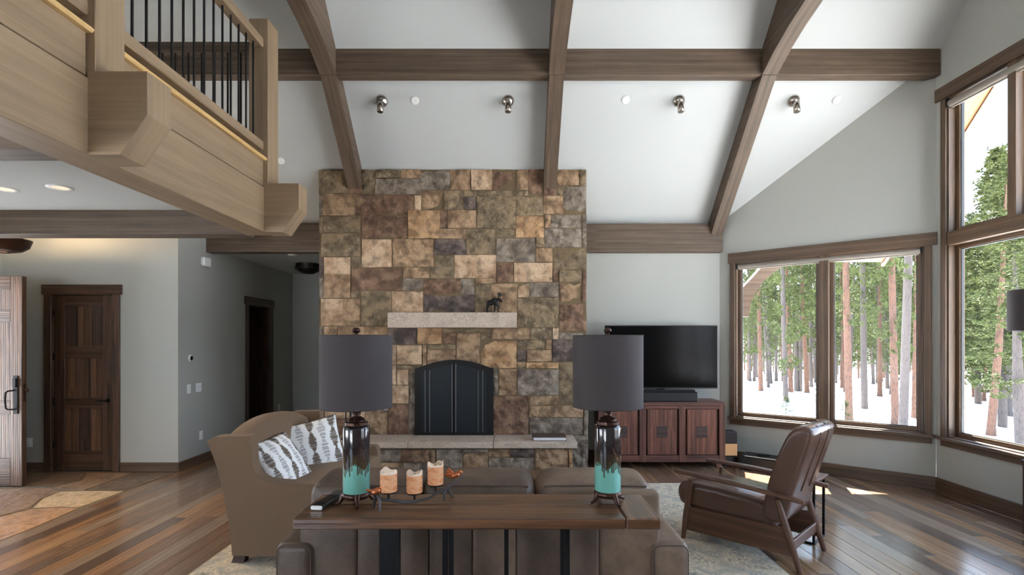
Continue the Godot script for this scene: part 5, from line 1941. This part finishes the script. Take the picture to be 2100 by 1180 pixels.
	obj("band", b, M.black, c)
	b = mb()
	b.lathe([Vector2(0.04, -0.035), Vector2(0.062, -0.03), Vector2(0.066, 0.0)], 22)
	var sd := obj("smoke_detector", b, M.white)
	sd.position = V(-3.12, 2.85, 7.28)
	tag(sd, "white smoke detector on the hallway ceiling", "smoke detector")

# ------------------------------------------------------------------ outdoors
func ground_y(x: float, d: float) -> float:
	return -0.75 - 0.022 * maxf(0.0, d - 6.0) - 0.13 * maxf(0.0, x - 9.0) * clampf((30.0 - d) / 15.0, 0.25, 1.0) + 0.35 * rough.get_noise_2d(x * 1.2, d * 1.2)
func outdoors():
	var b := mb()
	b.group(0)
	var step := 3.0
	for i in 60:
		for j in 62:
			var q := []
			for e in [[0, 0], [1, 0], [1, 1], [0, 1]]:
				var x: float = -60.0 + (i + e[0]) * step
				var d: float = -60.0 + (j + e[1]) * step
				q.append(V(x, ground_y(x, d), d))
			b.quad(q[0], q[1], q[2], q[3])
	var gr := obj("snow_ground", b, M.snow)
	tag(gr, "sunlit snow on the forest floor outside", "snow", "", "structure")
	# curved knee brace under the eaves
	b = mb()
	var d := 7.30
	var X := func(px: float, py: float) -> Vector2:
		var v := at(px, py, d)
		return Vector2(v.x, v.y)
	b.prism(PackedVector2Array([X.call(1522, 592), X.call(1545, 568), X.call(1565, 545), X.call(1580, 530), X.call(1632, 530), X.call(1608, 545), X.call(1585, 560), X.call(1566, 578), X.call(1550, 600), X.call(1540, 622), X.call(1536, 650), X.call(1522, 650)]), -(d + 0.12), -d)
	b.bx(3.02, 3.28, -0.9, 2.62, d - 0.02, d + 0.14, 0.005, 1)
	tag(obj("knee_brace", b, M.trim), "curved brown timber brace and post under the eaves outside the wide window", "brace")
	# crowns: needle sprays set along drooping branches, five variants of unit height
	rng.seed = 909
	var crowns := []
	for v in 5:
		b = mb()
		b.group(-1)
		var nb := 60
		for k in nb:
			var h := pow(float(k) / nb, 0.9)
			var a := rng.randf() * TAU
			var reach := (0.17 * (1.0 - h) + 0.035) * rng.randf_range(0.6, 1.15)
			if h < 0.15:
				reach *= 0.6 + h * 2.6
			var root := Vector3(0, h, 0)
			var reach_to := Vector3(cos(a) * reach, h + rng.randf_range(-0.02, 0.05), sin(a) * reach)
			for s in 22:
				var t := 0.2 + 0.85 * s / 22.0
				var spot := root + (reach_to - root) * t + Vector3(rng.randf_range(-1, 1), rng.randf_range(-1, 1), rng.randf_range(-1, 1)) * 0.016
				var sz := rng.randf_range(0.009, 0.017)
				for j in 5:
					var dirn := Vector3(rng.randf_range(-1, 1), rng.randf_range(-0.5, 1), rng.randf_range(-1, 1)).normalized()
					var w := dirn.cross(Vector3(rng.randf_range(-1, 1), rng.randf_range(-1, 1), rng.randf_range(-1, 1))).normalized() * sz * 0.3
					b.tri(spot - w, spot + w, spot + dirn * sz)
		crowns.append(b.commit(M.needle))
	var spots := []
	for e in [[1560, 9, 0], [1547, 6, 1], [1574, 6, 1], [1592, 6, 1], [1606, 6, 0], [1622, 9, 0], [1633, 8, 1], [1641, 8, 1], [1655, 9, 0], [1664, 7, 1], [1673, 6, 1], [1538, 6, 1],
			[1742, 14, 0], [1773, 12, 1], [1729, 6, 1], [1804, 9, 0], [1836, 14, 0], [1852, 17, 1], [1877, 13, 0], [1820, 7, 1], [1863, 6, 1], [1791, 6, 1], [1714, 6, 1],
			[2032, 15, 0], [2058, 11, 1], [2069, 12, 1], [2096, 22, 1], [2005, 8, 1]]:
		var dd: float = 0.27 * F / e[1]
		spots.append([(e[0] - 1050.0) / F * dd, dd, 0.27, e[2]])
	var tries := 0
	while spots.size() < 290 and tries < 6000:
		tries += 1
		var dd := rng.randf_range(24, 105)
		var tanx := rng.randf_range(0.36, 1.25)
		var ok := true
		for e in spots:
			if Vector2(e[0], e[1]).distance_to(Vector2(tanx * dd, dd)) < 2.7:
				ok = false
				break
		if ok:
			spots.append([tanx * dd, dd, rng.randf_range(0.16, 0.28), rng.randi_range(0, 1)])
	var n := 0
	for s in spots:
		var near: bool = n < 28
		var gy := ground_y(s[0], s[1])
		var H := rng.randf_range(12.0, 17.0)
		if s[0] / s[1] > 0.8:
			H = minf(H, 1.7 - gy + s[1] * rng.randf_range(0.2, 0.33))
		var o := thing("pine_tree", "tall pine with an orange-brown trunk standing in the snow" if s[3] == 0 else "tall pine with a grey trunk standing in the snow", "tree", V(s[0], gy - 0.1, s[1]), rng.randf() * TAU, "pines with orange-brown trunks outside" if s[3] == 0 else "pines with grey trunks outside")
		var lean := Vector3(rng.randf_range(-0.5, 0.5), 0, rng.randf_range(-0.5, 0.5))
		var r: float = s[2] / 2
		b = mb()
		b.tube([Vector3.ZERO, Vector3(0, 0.4, 0) + lean * 0.02, Vector3(0, H * 0.35, 0) + lean * 0.5, Vector3(0, H * 0.7, 0) + lean * 0.8, Vector3(0, H, 0) + lean], [r * 1.25, r, r * 0.85, r * 0.5, 0.02], 9)
		obj("trunk", b, M.bark if s[3] == 0 else M.bark_b, o)
		var low: float = 0.28 * H if H < 10.0 else rng.randf_range(2.6, 4.5) if near else rng.randf_range(0.9, 4.0)
		var ch := H - low + 0.6
		var wd := rng.randf_range(0.8, 1.25) * (8.5 if near else 10.5)
		shape("crown", crowns[n % 5], o, Transform3D(Basis.from_scale(Vector3(wd, ch, wd)), Vector3(0, low, 0) + lean * 0.7))
		n += 1
	# two saplings in the snow
	for e in [[1612, 17.0, 0.95, "small spruce sapling in the snow beyond the left light of the window"], [1733, 17.5, 1.0, "small spruce sapling in the snow beyond the right light of the window"]]:
		var x: float = (e[0] - 1050.0) / F * e[1]
		var o := thing("spruce_sapling", e[3], "tree", V(x, ground_y(x, e[1]) - 0.05, e[1]))
		b = mb()
		b.tube([Vector3.ZERO, Vector3(0, e[2], 0)], [0.02, 0.004], 6)
		obj("trunk", b, M.bark_b, o)
		shape("crown", crowns[1], o, Transform3D(Basis.from_scale(Vector3(2.2, e[2], 2.2)), Vector3(0, 0.05, 0)))
	# full spruce whose top shows in the upper light of the tall window
	for e in [[2056, 21.0, 9.9, 17.0], [2006, 27.0, 7.4, 15.0], [2112, 24.0, 9.6, 17.0], [2036, 33.0, 9.5, 18.0]]:
		var x: float = (e[0] - 1050.0) / F * e[1]
		var o := thing("spruce_tree", "full green spruce rising past the transom of the tall window", "tree", V(x, ground_y(x, e[1]) - 0.1, e[1]), 0.0, "spruces outside the tall window")
		var gy := ground_y(x, e[1])
		b = mb()
		b.tube([Vector3.ZERO, Vector3(0, e[2] - gy, 0)], [0.16, 0.015], 9)
		obj("trunk", b, M.bark_b, o)
		var q := 0
		for c in [0, 2, 4]:
			shape("crown", crowns[c], o, Transform3D(Basis(Vector3.UP, q * 2.0) * Basis.from_scale(Vector3(e[3] * 0.7, (e[2] - gy) * 0.84, e[3] * 0.7)), Vector3(0, (e[2] - gy) * 0.14, 0)))
			q += 1
	# neighbour's cabin downhill
	var hd := 38.0
	var h := thing("neighbour_cabin", "brown cabin with snow-covered roofs downhill beyond the tall window", "house", V(35.2, 0, hd))
	b = mb()
	b.prism(PackedVector2Array([Vector2(-2.7, -9), Vector2(4, -9), Vector2(4, -4.4), Vector2(0, -1.0), Vector2(-2.7, -3.6)]), -6.0, 0.0)
	obj("walls", b, M.siding, h)
	b = mb()
	b.prism(PackedVector2Array([Vector2(-3.2, -3.9), Vector2(-3.2, -3.55), Vector2(0, -0.45), Vector2(4.6, -4.5), Vector2(4.6, -4.85), Vector2(0, -0.9)]), -6.4, 0.5)
	obj("snowy_roof", b, M.snow, h)
	b = mb()
	b.prism(PackedVector2Array([Vector2(-2.6, -4.6), Vector2(-2.6, -4.3), Vector2(2.6, -4.0), Vector2(2.6, -4.3)]), 0.0, 2.2, Transform3D(Basis(Vector3.RIGHT, 0.35), Vector3(0, 0.4, 0)))
	obj("snowy_porch_roof", b, M.snow, h)
	for x in [-2.2, 0.2, 2.4]:
		b = mb()
		b.box(Vector3(x, -6.8, 1.7), Vector3(0.2, 3.4, 0.2), 0.0, 1)
		obj("porch_post", b, M.siding, h)
	b = mb()
	b.box(Vector3(-0.9, -2.9, 0.02), Vector3(0.9, 0.8, 0.06), 0)
	obj("window", b, M.gasket, h)
